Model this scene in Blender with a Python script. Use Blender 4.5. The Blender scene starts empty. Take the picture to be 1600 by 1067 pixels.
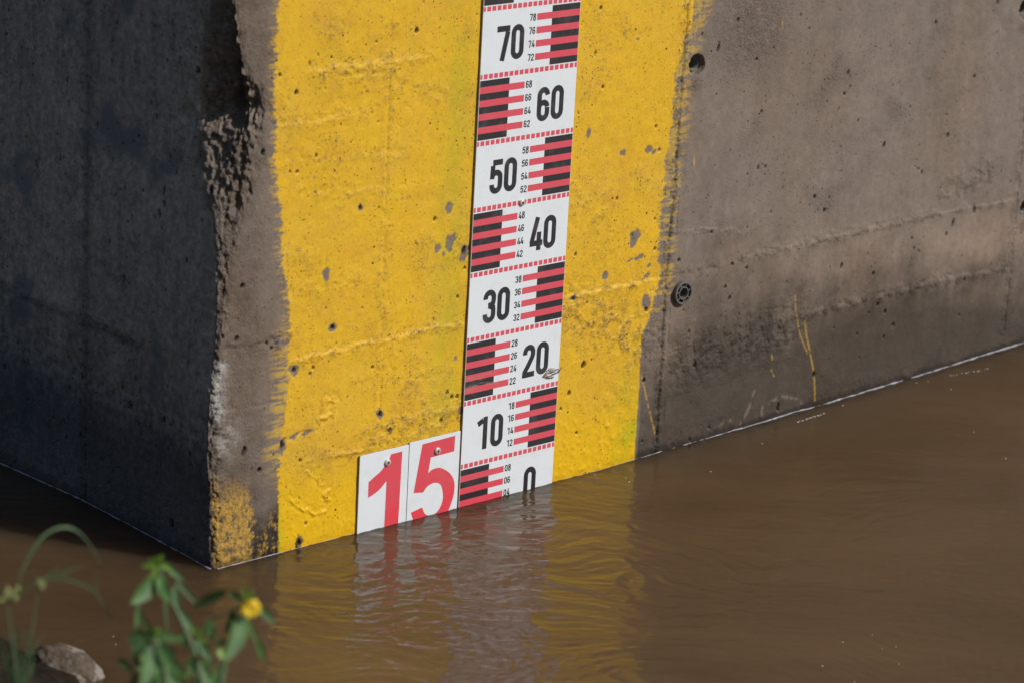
import bpy, math, random
import numpy as np
from mathutils import Vector, Matrix
from mathutils.geometry import tessellate_polygon
R = math.radians
random.seed(7)
# ---------------------------------------------------------------- camera, sky, sun
S = bpy.context.scene
COL = S.collection
CAM = np.array([-2.80109876, -3.15588365, 1.61395268]); YAW, PIT, ROL = 0.74252444, 0.30152702, 0.05490976
FPX = 4624.53
_f = np.array([math.sin(YAW)*math.cos(PIT), math.cos(YAW)*math.cos(PIT), -math.sin(PIT)])
_r0 = np.array([math.cos(YAW), -math.sin(YAW), 0.0]); _u0 = np.cross(_r0, _f)
_r = _r0*math.cos(ROL)+_u0*math.sin(ROL); _u = -_r0*math.sin(ROL)+_u0*math.cos(ROL)
FH = np.array([math.sin(YAW), math.cos(YAW), 0.0]); RH = _r0       # horizontal forward / right of the bank
cd = bpy.data.cameras.new('camera'); cam = bpy.data.objects.new('camera', cd); COL.objects.link(cam)
M = Matrix(((_r[0], _u[0], -_f[0], CAM[0]), (_r[1], _u[1], -_f[1], CAM[1]), (_r[2], _u[2], -_f[2], CAM[2]), (0, 0, 0, 1)))
cam.matrix_world = M
cd.sensor_width = 36; cd.lens = FPX/1600*36; cd.clip_start = .1; cd.clip_end = 2000
cd.dof.use_dof = True; cd.dof.focus_distance = 4.50; cd.dof.aperture_fstop = 5.0
S.camera = cam
SUN_AZ, SUN_EL = R(152), R(38)
w = bpy.data.worlds.new("World"); S.world = w; w.use_nodes = True
nt = w.node_tree; bg = nt.nodes['Background']
sky = nt.nodes.new('ShaderNodeTexSky'); sky.sky_type = 'NISHITA'; sky.sun_disc = False
sky.sun_elevation = SUN_EL; sky.sun_rotation = SUN_AZ; sky.air_density = 1.0; sky.dust_density = 1.2
nt.links.new(sky.outputs[0], bg.inputs[0]); bg.inputs[1].default_value = 0.05
sd = bpy.data.lights.new('sun', 'SUN'); sun = bpy.data.objects.new('sun', sd); COL.objects.link(sun)
sd.energy = 3.35; sd.angle = R(0.6); sd.color = (1.0, .955, .90)
sv = Vector((math.sin(SUN_AZ)*math.cos(SUN_EL), math.cos(SUN_AZ)*math.cos(SUN_EL), math.sin(SUN_EL)))
sun.rotation_euler = sv.to_track_quat('Z', 'Y').to_euler()
S.view_settings.view_transform = 'Standard'; S.view_settings.look = 'None'
S.view_settings.exposure = 0.0; S.view_settings.gamma = 1.0
S.render.engine = 'CYCLES'
S.cycles.max_bounces = 8
try:
    S.cycles.use_denoising = True
except Exception: pass

# ---------------------------------------------------------------- helpers
XC = -0.4532                      # x of the pier's left face; its front face lies on y = 0
WZ = 0.035                        # calm water level (0 = zero of the gauge)
def ray(px, py):
    d = _f*FPX+_r*(px-800)-_u*(py-533.5); return d/np.linalg.norm(d)
def on_front(px, py, y=0.0):      # survey helper: point of the front face seen at that direction -> (x, z)
    d = ray(px, py); t = (y-CAM[1])/d[1]; P = CAM+d*t; return P[0], P[2]
def on_left(px, py):
    d = ray(px, py); t = (XC-CAM[0])/d[0]; P = CAM+d*t; return P[1], P[2]
def on_water(px, py):
    d = ray(px, py); t = (WZ-CAM[2])/d[2]; return CAM+d*t
def at(px, py, dist): return Vector(CAM+ray(px, py)*dist)

_rs = np.random.RandomState(11)
_perm = _rs.permutation(4096).astype(np.int32); _gr = _rs.rand(4096)*2*np.pi
_gx, _gy = np.cos(_gr), np.sin(_gr)
def perlin(x, y, seed=0):
    xi = np.floor(x).astype(np.int64); yi = np.floor(y).astype(np.int64); fx = x-xi; fy = y-yi
    def g(ix, iy, dx, dy):
        h = _perm[(_perm[(ix+seed*131) & 4095]+iy*7+seed) & 4095]; return _gx[h]*dx+_gy[h]*dy
    u = fx*fx*fx*(fx*(fx*6-15)+10); v = fy*fy*fy*(fy*(fy*6-15)+10)
    a = g(xi, yi, fx, fy); b = g(xi+1, yi, fx-1, fy); c = g(xi, yi+1, fx, fy-1); d = g(xi+1, yi+1, fx-1, fy-1)
    return ((a*(1-u)+b*u)*(1-v)+(c*(1-u)+d*u)*v)*1.5
def fbm(x, y, sc, octv=4, seed=0, gain=.55):
    o = 0; a = 1; t = 0
    for k in range(octv):
        o = o+a*perlin(x/sc, y/sc, seed+k*17); t += a; a *= gain; sc /= 2.03
    return o/t
def smooth(a, b, x):
    t = np.clip((x-a)/(b-a), 0, 1); return t*t*(3-2*t)

def new_mesh_obj(name, verts, faces, mats, parent=None, smooth_=True, quads=False):
    me = bpy.data.meshes.new(name)
    if quads:
        nv = len(verts); nf = len(faces)
        me.vertices.add(nv); me.vertices.foreach_set('co', np.asarray(verts, dtype=np.float32).ravel())
        me.loops.add(nf*4); me.loops.foreach_set('vertex_index', np.asarray(faces, dtype=np.int32).ravel())
        me.polygons.add(nf); me.polygons.foreach_set('loop_start', np.arange(0, nf*4, 4, dtype=np.int32))
        me.update(calc_edges=True)
    else:
        me.from_pydata([tuple(v) for v in verts], [], [tuple(f) for f in faces]); me.update()
    if smooth_: me.polygons.foreach_set('use_smooth', np.ones(len(me.polygons), dtype=bool))
    for m in (mats if isinstance(mats, (list, tuple)) else [mats]): me.materials.append(m)
    o = bpy.data.objects.new(name, me); COL.objects.link(o)
    if parent is not None: o.parent = parent
    return o
def set_color(me, name, arr):
    a = me.color_attributes.new(name, 'FLOAT_COLOR', 'POINT')
    rgba = np.ones((len(arr), 4), dtype=np.float32); rgba[:, :arr.shape[1]] = arr; a.data.foreach_set('color', rgba.ravel())
def set_float(me, name, arr):
    a = me.attributes.new(name, 'FLOAT', 'POINT'); a.data.foreach_set('value', np.asarray(arr, dtype=np.float32))
def tag(o, label=None, cat=None, group=None, kind=None):
    if label: o['label'] = label
    if cat: o['category'] = cat
    if group: o['group'] = group
    if kind: o['kind'] = kind
    return o
def empty(name, loc, label, cat, group=None):
    o = bpy.data.objects.new(name, None); COL.objects.link(o); o.location = loc; o.empty_display_size = .05
    return tag(o, label, cat, group)
def child(o, root):                # parent keeping world placement (root is only translated)
    o.parent = root; o.location = Vector(o.location)-root.location; return o

class N:                           # tiny node helper
    def __init__(s, name):
        s.m = bpy.data.materials.new(name); s.m.use_nodes = True; s.t = s.m.node_tree; s.b = s.t.nodes['Principled BSDF']
    def n(s, ty, **kw):
        x = s.t.nodes.new(ty)
        for k, v in kw.items():
            if k.startswith('i_'):
                key = k[2:]; key = int(key) if key.isdigit() else key.replace('_', ' ')
                x.inputs[key].default_value = v
            else: setattr(x, k, v)
        return x
    def l(s, a, b): s.t.links.new(a, b)
    def noise(s, scale, detail=4, rough=.6, vec=None, sy=None):
        x = s.n('ShaderNodeTexNoise'); x.inputs['Scale'].default_value = scale; x.inputs['Detail'].default_value = detail
        x.inputs['Roughness'].default_value = rough
        if vec is not None: s.l(vec, x.inputs['Vector'])
        return x.outputs['Fac']
    def coord(s, scale=(1, 1, 1)):
        c = s.n('ShaderNodeNewGeometry'); m = s.n('ShaderNodeMapping'); m.inputs['Scale'].default_value = scale
        s.l(c.outputs['Position'], m.inputs['Vector']); return m.outputs['Vector']
    def math(s, op, a, b=None, clamp=False):
        x = s.n('ShaderNodeMath'); x.operation = op; x.use_clamp = clamp
        for i, v in enumerate((a, b)):
            if v is None: continue
            if isinstance(v, (int, float)): x.inputs[i].default_value = v
            else: s.l(v, x.inputs[i])
        return x.outputs[0]
    def mapr(s, v, a, b, c=0., d=1.):
        x = s.n('ShaderNodeMapRange'); x.inputs[1].default_value = a; x.inputs[2].default_value = b
        x.inputs[3].default_value = c; x.inputs[4].default_value = d; s.l(v, x.inputs[0]); return x.outputs[0]
    def mix(s, fac, a, b, mode='MIX'):
        x = s.n('ShaderNodeMix'); x.data_type = 'RGBA'; x.blend_type = mode
        for i, v in ((0, fac), (6, a), (7, b)):
            if isinstance(v, (int, float)): x.inputs[i].default_value = v
            elif isinstance(v, tuple): x.inputs[i].default_value = (*v, 1) if len(v) == 3 else v
            else: s.l(v, x.inputs[i])
        return x.outputs[2]
    def bump(s, h, strength=.5, dist=.001, nrm=None):
        x = s.n('ShaderNodeBump'); x.inputs['Strength'].default_value = strength; x.inputs['Distance'].default_value = dist
        s.l(h, x.inputs['Height'])
        if nrm is not None: s.l(nrm, x.inputs['Normal'])
        return x.outputs[0]

# ---------------------------------------------------------------- materials
def mat_wall():
    k = N('weathered_concrete'); P = k.coord()
    a = k.n('ShaderNodeAttribute', attribute_name='alb'); rg = k.n('ShaderNodeAttribute', attribute_name='rgh')
    rl = k.n('ShaderNodeAttribute', attribute_name='rel')
    n1 = k.noise(260, 4, .7, P); n2 = k.noise(900, 2, .6, P); n3 = k.noise(55, 4, .65, P)
    v = k.math('ADD', k.math('MULTIPLY', n1, .36), k.math('MULTIPLY', n2, .42)); v = k.math('ADD', v, k.math('MULTIPLY', n3, .22))
    v = k.math('ADD', k.math('MULTIPLY', k.math('SUBTRACT', v, .50), 1.35), 1.0)
    cc = k.n('ShaderNodeCombineColor'); [k.l(v, cc.inputs[i]) for i in range(3)]
    spk = k.math('MULTIPLY', k.mapr(k.noise(380, 4, .75, P), .53, .62), k.math('ADD', k.math('MULTIPLY', rl.outputs['Fac'], .62), .06))
    c0 = k.mix(1.0, a.outputs['Color'], cc.outputs[0], 'MULTIPLY')
    def pores(scale, rad, keep):
        vo = k.n('ShaderNodeTexVoronoi'); vo.inputs['Scale'].default_value = scale; k.l(P, vo.inputs['Vector'])
        sc = k.n('ShaderNodeSeparateColor'); k.l(vo.outputs['Color'], sc.inputs[0])
        return k.math('MULTIPLY', k.mapr(vo.outputs['Distance'], rad, rad*.7), k.math('LESS_THAN', sc.outputs[0], keep))
    cl = k.mapr(k.noise(6, 3, .6, P), .42, .56)
    po = k.math('MAXIMUM', k.math('MULTIPLY', pores(75, .115, .55), cl), k.math('MAXIMUM', pores(42, .085, .35), k.math('MULTIPLY', pores(150, .16, .5), cl)))
    c1 = k.mix(spk, c0, (.065, .046, .032)); k.l(k.mix(k.math('MULTIPLY', po, .82), c1, (.035, .025, .018)), k.b.inputs['Base Color'])
    k.l(rg.outputs['Fac'], k.b.inputs['Roughness'])
    n4 = k.noise(430, 3, .75, P)
    h = k.math('ADD', k.math('MULTIPLY', n1, .7), k.math('MULTIPLY', n2, .35)); h = k.math('ADD', h, k.math('MULTIPLY', n3, 1.0))
    h = k.math('MULTIPLY', h, k.math('ADD', k.math('MULTIPLY', rl.outputs['Fac'], 2.6), .55))
    h = k.math('SUBTRACT', h, k.math('MULTIPLY', po, 1.5))
    k.l(k.bump(h, 1.0, .0012), k.b.inputs['Normal'])
    k.b.inputs['Specular IOR Level'].default_value = .35
    return k.m
def mat_board(name, col, rough=.38, dirt=.5):
    k = N(name); P = k.coord()
    n1 = k.noise(420, 3, .6, P); n2 = k.noise(38, 5, .65, P); n3 = k.noise(1500, 1, .5, P)
    spk = k.mapr(n1, .66, .74)
    c = k.mix(k.math('MULTIPLY', spk, .35*dirt), col, (.30, .26, .21))
    film = k.mapr(n2, .52, .80); c = k.mix(k.math('MULTIPLY', film, .40*dirt), c, (.42, .38, .32))
    # mud scrape across the left of the board between 20 and 30
    sx = k.n('ShaderNodeSeparateXYZ'); g = k.n('ShaderNodeNewGeometry'); k.l(g.outputs['Position'], sx.inputs[0])
    PM = k.coord((26, 26, 210)); sm = k.mapr(k.noise(1.0, 4, .7, PM), .50, .62)
    zz = k.math('MULTIPLY', k.mapr(sx.outputs['Z'], .212, .222), k.mapr(sx.outputs['Z'], .250, .238))
    xx = k.math('MULTIPLY', k.mapr(sx.outputs['X'], .075, .03), k.mapr(sx.outputs['X'], -.004, .0))
    c = k.mix(k.math('MULTIPLY', k.math('MULTIPLY', sm, k.math('MULTIPLY', zz, xx)), .65), c, (.36, .30, .23))
    # wet just over the water: deeper colour, glossier
    wet = k.mapr(k.math('ADD', sx.outputs['Z'], k.math('MULTIPLY', n2, .02)), .085, .066)
    c = k.mix(k.math('MULTIPLY', wet, .0 if sum(col) > 1.5 else .7), c, tuple(v*.8 if i else v*1.12 for i, v in enumerate(col)))
    k.l(c, k.b.inputs['Base Color'])
    k.l(k.mapr(wet, 0, 1, rough, .2), k.b.inputs['Roughness'])
    k.l(k.bump(k.math('ADD', k.math('MULTIPLY', n2, .6), k.math('MULTIPLY', n1, .15)), .25, .0008), k.b.inputs['Normal'])
    return k.m
def mat_simple(name, col, rough=.5, metal=0., var=.25, sc=60, bump=.3, bd=.001, trans=0.):
    k = N(name); P = k.coord(); n = k.noise(sc, 5, .65, P)
    k.l(k.mix(k.mapr(n, .3, .7), tuple(c*(1-var) for c in col), tuple(min(1, c*(1+var)) for c in col)), k.b.inputs['Base Color'])
    k.b.inputs['Roughness'].default_value = rough; k.b.inputs['Metallic'].default_value = metal
    k.l(k.bump(n, bump, bd), k.b.inputs['Normal'])
    if trans:
        k.b.inputs['Subsurface Weight'].default_value = trans; k.b.inputs['Subsurface Radius'].default_value = (.003, .006, .002)
    return k.m
def mat_water():
    k = N('muddy_water')
    P1 = k.n('ShaderNodeNewGeometry'); mp = k.n('ShaderNodeMapping'); mp.inputs['Rotation'].default_value = (0, 0, YAW)
    k.l(P1.outputs['Position'], mp.inputs['Vector']); 
    st = k.n('ShaderNodeMapping'); st.inputs['Scale'].default_value = (.35, 1.0, 1.0); k.l(mp.outputs[0], st.inputs['Vector'])
    silt = k.noise(5.5, 5, .6, st.outputs[0]); silt2 = k.noise(1.7, 3, .5, mp.outputs[0])
    c = k.mix(k.mapr(silt, .35, .68), (.090, .052, .023), (.124, .074, .035))
    c = k.mix(k.mapr(silt2, .35, .65, 0, .45), c, (.092, .060, .027))
    k.l(c, k.b.inputs['Base Color'])
    k.b.inputs['Subsurface Weight'].default_value = 1.0; k.b.inputs['Subsurface Radius'].default_value = (1.0, .75, .5); k.b.inputs['Subsurface Scale'].default_value = .6; k.b.inputs['Roughness'].default_value = .035; k.b.inputs['IOR'].default_value = 1.333
    k.b.inputs['Specular IOR Level'].default_value = .5
    am = k.n('ShaderNodeAttribute', attribute_name='chop')
    st2 = k.n('ShaderNodeMapping'); st2.inputs['Scale'].default_value = (.30, 1.0, 1.0); k.l(mp.outputs[0], st2.inputs['Vector'])
    f1 = k.noise(70, 3, .5, st2.outputs[0]); f2 = k.noise(160, 2, .5, st2.outputs[0])
    h = k.math('ADD', f1, k.math('MULTIPLY', f2, .3))
    h = k.math('MULTIPLY', h, am.outputs['Fac'])
    k.l(k.bump(h, 1.0, .0011), k.b.inputs['Normal'])
    return k.m
MW = mat_wall()
M_WHITE = mat_board('white_enamel', (.76, .815, .86)); M_BLACK = mat_board('black_print', (.030, .031, .036), .42, .35)
M_RED = mat_board('red_print', (.70, .090, .125), .42, .4); M_REDL = mat_board('red_number_print', (.72, .075, .105), .42, .4)
M_EDGE = mat_simple('board_edge', (.36, .35, .33), .6, var=.3, sc=90)
M_SCREW = mat_simple('zinc_screw', (.60, .58, .53), .45, .15, .2, 400, .3, .0003)
M_SLOT = mat_simple('screw_slot', (.03, .028, .025), .8)

# ---------------------------------------------------------------- the pier
def lin(a, b, step): return list(np.arange(a, b, step))
s_coords = np.array([-6, -4, -2.6]+lin(-2.5, -.67, .02)+lin(-.66, -.14, .0027)+lin(-.14, .10, .0016)+lin(.10, 1.42, .0018)+lin(1.42, 1.96, .0022)+lin(1.96, 4.6, .02)+[4.7, 5.2, 6.5])
z_coords = np.array([-1.6, -.9, -.4, -.15, -.05, .0]+lin(.012, .885, .0018)+lin(.90, 2.6, .02)+[2.6])
SS, ZZ = np.meshgrid(s_coords, z_coords, indexing='ij'); NS, NZ = SS.shape
s = SS.ravel(); z = ZZ.ravel(); front = s >= 0
X = np.where(front, XC+s, XC); Y = np.where(front, 0, -s)      # undisplaced
U = X-XC; V = Y                                                # distance from the corner on either face
D = np.zeros_like(s)                                           # inward displacement (m)
ROUGH = np.zeros_like(s); PIT_ = np.zeros_like(s)

def box_front(x0, x1, z0, z1): return np.where(front & (X > x0) & (X < x1) & (z > z0) & (z < z1))[0]
def box_left(y0, y1, z0, z1): return np.where((~front) & (Y > y0) & (Y < y1) & (z > z0) & (z < z1))[0]
def seg_dist(px, pz, A):
    best = np.full(px.shape, 9.); tt = np.zeros(px.shape); sgn = np.zeros(px.shape)
    for (x0, z0), (x1, z1) in zip(A[:-1], A[1:]):
        dx, dz = x1-x0, z1-z0; L = dx*dx+dz*dz; t = np.clip(((px-x0)*dx+(pz-z0)*dz)/L, 0, 1)
        ex, ez = px-(x0+t*dx), pz-(z0+t*dz); d = np.hypot(ex, ez); m = d < best
        best = np.where(m, d, best); sgn = np.where(m, np.sign(dx*ez-dz*ex), sgn)
    return best, sgn
def line_box(A, pad, left=False):
    xs = [a[0] for a in A]; zs = [a[1] for a in A]
    return (box_left if left else box_front)(min(xs)-pad, max(xs)+pad, min(zs)-pad, max(zs)+pad)
def ridge(pxs, width, depth, step=0., rough=0., left=False, seed=1, taper=.03):
    """cast line: groove (depth>0) or fin (depth<0), a step to the lower side, rough margins"""
    A = [(on_left if left else on_front)(*q) for q in pxs]
    i = line_box(A, .06, left); h = (Y if left else X)[i]; v = z[i]
    wob = fbm(h, v, .035, 3, seed)*.006
    d, sg = seg_dist(h+wob*.5, v+wob, A)
    broken = smooth(-.55, .25, fbm(h, v, .03, 3, seed+5))
    D[i] += depth*np.exp(-(d/width)**2)*broken
    if step:
        x0, x1 = min(a[0] for a in A), max(a[0] for a in A)
        m = smooth(x0-taper, x0+taper, h)*(1-smooth(x1-taper, x1+taper, h))
        D[i] += step*m*np.where(sg > 0, 1, -1)*np.minimum(d/width, 1)*np.exp(-(d/.03)**2)
    if rough: ROUGH[i] = np.maximum(ROUGH[i], rough*np.exp(-(d/(width*4))**2)*smooth(-.3, .3, fbm(h, v, .02, 3, seed+9)))

# broad unevenness of board-marked, brushed concrete
D += fbm(s, z, .16, 3, 3)*.0012+fbm(s, z, .02, 4, 4)*.0005
# construction joints, fins and ledges
ridge([(880, 467), (950, 452), (1030, 436)], .0024, -.0009, .0010, .9, seed=21)
ridge([(1040, 433), (1120, 419)], .003, .0012, 0, .5, seed=22)
ridge([(1160, 404), (1300, 370), (1450, 337), (1600, 310)], .0022, -.0008, .0008, .7, seed=23)
ridge([(1240, 492), (1300, 480), (1400, 456), (1500, 432), (1570, 420)], .0028, -.0010, .0012, 1., seed=24)
ridge([(1070, 560), (1130, 540), (1240, 512)], .012, .0004, 0, 1., seed=25)
ridge([(490, 112), (560, 103), (674, 88)], .0022, -.0006, .0006, .6, seed=26)
ridge([(500, 122), (560, 116), (612, 110)], .003, .0008, 0, .8, seed=27)
ridge([(425, 196), (480, 188), (560, 176)], .004, .0007, .0004, .5, seed=28)
ridge([(463, 562), (560, 540), (680, 512), (718, 506)], .0024, -.0008, .0007, .7, seed=29)
ridge([(355, 545), (400, 540), (452, 528)], .004, .0012, 0, .8, seed=30)
ridge([(345, 640), (385, 633), (440, 628)], .003, .0013, .0004, .5, seed=31)
ridge([(467, 723), (520, 712), (580, 700)], .003, -.0016, 0, .6, seed=32)
ridge([(590, 690), (640, 660), (715, 640)], .010, -.0006, 0, .8, seed=33)
ridge([(437, 690), (455, 682), (495, 671)], .0022, .0018, 0, .2, seed=34)
ridge([(612, 30), (610, 80), (603, 300), (597, 500), (592, 680)], .0035, .0013, .0004, .5, seed=35)
ridge([(900, 480), (960, 510), (1000, 530)], .014, -.0006, 0, .9, seed=36)
ridge([(900, 300), (930, 315), (945, 380)], .010, -.0003, 0, .5, seed=37)
ridge([(1050, 362), (1120, 358), (1170, 362)], .0022, -.0010, 0, .3, seed=38)
ridge([(940, 640), (980, 600)], .012, -.0003, 0, .4, seed=39)
ridge([(1545, 270), (1500, 290), (1480, 300)], .006, .0006, 0, .8, seed=40)
for k, (a, b) in enumerate((((450, 250), (640, 235)), ((470, 300), (600, 290)), ((455, 455), (560, 440)), ((620, 130), (700, 150)), ((560, 600), (700, 585)))):
    ridge([a, b], .004, .0005, 0, .45, seed=50+k)
# main seam right of the paint: a double rough groove and a small offset
seam = [(1078, -60), (1075, 20), (1066, 130), (1053, 300), (1040, 440), (1031, 600), (1025, 708), (1024, 740)]
ridge(seam, .0028, .0034, 0, 1., seed=41)
A = [on_front(q[0]+9, q[1]) for q in seam]; i = line_box(A, .04); d, sg = seg_dist(X[i], z[i], A)
D[i] += .0016*np.exp(-(d/.0018)**2)*smooth(-.2, .3, fbm(X[i], z[i], .03, 3, 61))
i = np.where(front & (X > .40))[0]; D[i] += .0007*smooth(.425, .432, X[i])
ridge([(1604, 150), (1597, 230), (1580, 420), (1566, 545)], .0028, .0022, 0, .6, seed=42)
# left face: seam with the panel beyond it standing slightly back, and a sloping cast ledge
ridge([(137, -60), (137, 0), (135, 400), (133, 790)], .0035, .0030, .0007, .6, left=True, seed=43)
i = np.where((~front) & (Y > .32))[0]; D[i] += .0016*smooth(.328, .336, Y[i])
ridge([(0, 445), (60, 470), (130, 500)], .004, .0018, -.0012, .7, left=True, seed=44)
ridge([(140, 500), (180, 522), (222, 540)], .005, .0030, .0010, 1., left=True, seed=45)
# shallow cast discs and relief blobs in the painted part
for px, py, r_ in ((632, 183, .0155), (620, 563, .014), (1016, 469, .0150), (629, 297, .008), (1038, 180, .012), (497, 243, .012)):
    x0, z0 = on_front(px, py); i = box_front(x0-.03, x0+.03, z0-.03, z0+.03); d = np.hypot(X[i]-x0, z[i]-z0)
    g = 1.9 if px == 1016 else 1.0
    D[i] += g*.0007*np.exp(-((d-r_)/.0012)**2)*smooth(-.5, .3, fbm(X[i], z[i], .02, 2, 71)+.15)-g*.0002*(1-smooth(r_-.001, r_, d))
def blob_line(pts, wd, h, seed):
    A = [on_front(*q) for q in pts]; i = line_box(A, .03); nx = fbm(X[i], z[i], .01, 3, seed)*.006
    d, _ = seg_dist(X[i]+nx, z[i]+nx, A); D[i] -= h*(.35+.65*smooth(-.4, .3, fbm(X[i], z[i], .012, 2, seed+3)))*(np.exp(-(d/wd)**2)-.55*np.exp(-((d-wd*1.5)/wd)**2))
blob_line([(503, 640), (510, 622), (525, 628), (520, 645), (498, 655)], .0042, .0020, 81)
blob_line([(452, 780), (470, 792), (488, 802), (508, 800), (518, 785), (507, 772), (515, 765)], .0034, .0018, 82)
blob_line([(478, 735), (495, 748), (505, 758)], .0022, .0011, 83)
for k in range(46):              # paint-covered barnacle lumps at the waterline, right of the gauge
    px = random.uniform(868, 990); py = random.uniform(660, 740); x0, z0 = on_front(px, py)
    i = box_front(x0-.015, x0+.015, z0-.015, z0+.015); rr = random.uniform(.002, .0045)
    D[i] -= rr*.30*np.exp(-(((X[i]-x0)**2+(z[i]-z0)**2)/rr**2))
D -= np.where(front, .0016*smooth(.13, .04, z)*np.maximum(0, fbm(s, z, .012, 3, 84))*smooth(.0, .02, s), 0)

# bug holes: measured ones, then a scatter of small ones
PF = [(651,48,4),(588,66,2),(497,86,2.5),(518,91,2.5),(484,100,2.5,2),(463,145,4),(451,156,1.5),(443,172,1.5),(508,139,2),(494,244,3),(464,269,3),
(453,269,2.5),(410,239,4,1.7),(591,191,2),(622,156,2.2),(493,301,2),(563,325,3.5),(592,325,1.8),(481,308,1.5),(627,363,1.5),(477,374,1.5),(650,381,2),
(679,343,3.5),(437,118,3),(380,447,5),(520,512,5.5),(352,526,3),(373,529,4),(417,536,3),(424,544,3),(459,578,5),(489,574,3),(484,584,3),(582,574,3),
(509,482,2),(566,482,2),(610,475,1.5),(441,695,4.5,2.2),(385,703,4.5,2.2),(406,734,5),(469,719,3),(594,647,5),(609,671,3.4),(657,665,2),(605,597,1.5),
(467,847,4.5,1.6),(478,817,3),(725,392,5,2),(726,419,3),(715,464,3,1.6),(964,311,3.4),(899,398,3),(912,570,4,1.6),(917,473,2.5),
(582,573,2.5),(699,613,3,1.7),(706,620,3.6),(714,619,3.6),(689,657,3,1.8),(608,672,3),(889,614,4.2),(876,639,3),(901,676,3),(911,570,4,2),(929,623,2),
(939,13,3.2),(930,84,2.6,2.4),(942,137,3.2),(904,178,2),(1030,235,3),(895,467,3),(1061,407,3.5),(1068,485,2.5),(1077,518,3),(1010,484,4.5),(1023,343,2.5),
(1023,389,3),(1154,32,3.4),(1098,54,3,1.4),(1123,75,3.6,3),(1183,93,3.2),(1209,75,2.4),(1252,24,2.6),(1265,45,2.6),(1261,31,1.8),(1326,114,3.6,1.7),(1329,136,2.8),
(1320,147,3.4),(1395,134,2.4),(1523,120,4.2),(1559,3,3.6,2.2),(1463,36,4.2),(1559,85,2.2),(1190,175,3,1.8),(1341,189,2.8,1.5),(1480,180,2.8,1.4),(1482,212,4.6,1.5),
(1476,211,2.2,1.5),(1381,227,3.8,2),(1423,168,2.4),(1437,264,2.6,1.8),(1441,270,3,2.2),(1185,262,3,2),(1196,261,3.2),(1168,273,2.4),(1274,308,4.6),(1296,309,2.4),(1289,329,4.2,1.4),
(1278,329,2.4,1.4),(1522,328,3.6,3),(1489,349,3.8,3.2),(1479,367,3,2),(1425,373,3),(1443,372,2.6),(1428,389,3.2),(1436,393,2.8),(1530,267,2.4),(1315,268,2.4),
(1251,318,2.2),(1205,332,2.6),(1112,364,3.2),(1223,294,2.4),(1152,285,1.8),(1025,198,3),(1565,268,2.2),(1315,416,3.6,2.2),(1365,428,4),(1145,413,3.6),(1134,449,3.6),
(1167,419,3),(1141,466,4.2),(1156,491,2.8),(1077,518,3),(1086,570,4.4,1.4),(1371,476,4.2),(1383,487,4.6,1.4),(1396,508,4.2),(1339,522,3),(1381,527,3.6),(1357,489,2.6),
(1303,513,2.4),(1507,437,4),(1499,493,3.4,1.5),(1550,414,2.4),(1571,495,3.2),(1216,635,4.2,2.8),(1272,585,4.6,1.7),(1006,594,5),(1078,686,2.6,2.6),(1108,668,3),
(1003,689,3),(1131,568,1.8),(1296,561,2),(1342,559,2.2),(1196,543,2),(1230,441,2.4),(1255,100,1.8),(1300,200,1.8),(1240,150,1.6)]
PL = [(235,160,3.2,1.6),(244,183,3,1.4),(93,246,3,2.6),(55,257,3.4,2.2),(256,298,3,3),(256,319,4.6),(249,335,3.6,2.2),(252,358,2.4,2),(328,301,4,1.3),(162,234,2),
(127,130,2.2),(182,37,2.6),(12,16,3),(8,54,3),(152,195,3),(193,434,4,1.5),(292,407,3.2,2),(259,454,2),(126,588,4,2),(107,605,3,1.6),(211,590,3,1.5),(191,605,3,1.4),(219,612,3),
(203,633,4,2),(177,612,2.4),(258,654,5),(124,680,3.6,1.8),(102,683,3.4,1.6),(98,657,2.6),(82,652,2.6,1.6),(270,817,6),(6,573,3.4,2),(201,564,2.6,1.6),(304,707,3.4,1.4),(304,112,5,1.5)]
def pit(h0, z0, r_, asp, left=False, depth=None, tilt=0., seed=0, dirt=1.):
    R0 = r_*max(asp, 1)*1.6+.004; i = (box_left if left else box_front)(h0-R0, h0+R0, z0-R0, z0+R0)
    if not len(i): return
    h = (Y if left else X)[i]-h0; v = z[i]-z0; c, sn = math.cos(tilt), math.sin(tilt)
    a = h*c+v*sn; b = (-h*sn+v*c)/asp
    rr = np.hypot(a, b)*(1+.35*perlin((h+h0)/r_*.8, (v+z0)/r_*.8, 90+seed % 7))
    dd = (depth or min(.007, r_*1.7))*(1-smooth(r_*.55, r_*1.12, rr))
    D[i] = np.maximum(D[i], D[i]*.3+dd) if dirt else D[i]+dd
    PIT_[i] = np.maximum(PIT_[i], dirt*(1-smooth(r_*.75, r_*1.1, rr)))
for k, q in enumerate(PF):
    x0, z0 = on_front(q[0], q[1]); pit(x0, z0, (q[2] if q[2] < 4 else 4+(q[2]-4)*.3)*.00080*(.95 if len(q) > 3 else 1), q[3] if len(q) > 3 else 1.15, tilt=random.uniform(-.35, -.05), seed=k)
for k, q in enumerate(PL):
    y0, z0 = on_left(q[0], q[1]); pit(y0, z0, q[2]*.00085, q[3] if len(q) > 3 else 1.15, True, tilt=random.uniform(-.2, .3), seed=k)
for k in range(500):
    x0 = random.uniform(-.42, 1.45); z0 = random.uniform(.05, .87)
    if 0 < x0 < .19: continue
    if x0 > .43:
        if perlin(np.array([x0*3.1]), np.array([z0*3.1]), 5)[0] < random.uniform(-.6, .35): continue
    elif random.random() < .70: continue
    pit(x0, z0, random.choice((.0009, .0011, .0012, .0014)), random.uniform(.9, 1.7), tilt=random.uniform(-.5, .3), seed=k)
for k in range(170):
    pit(random.uniform(.03, .60), random.uniform(.05, .8), random.choice((.0013, .0016, .002)), random.uniform(1, 2), True, seed=k)
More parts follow.
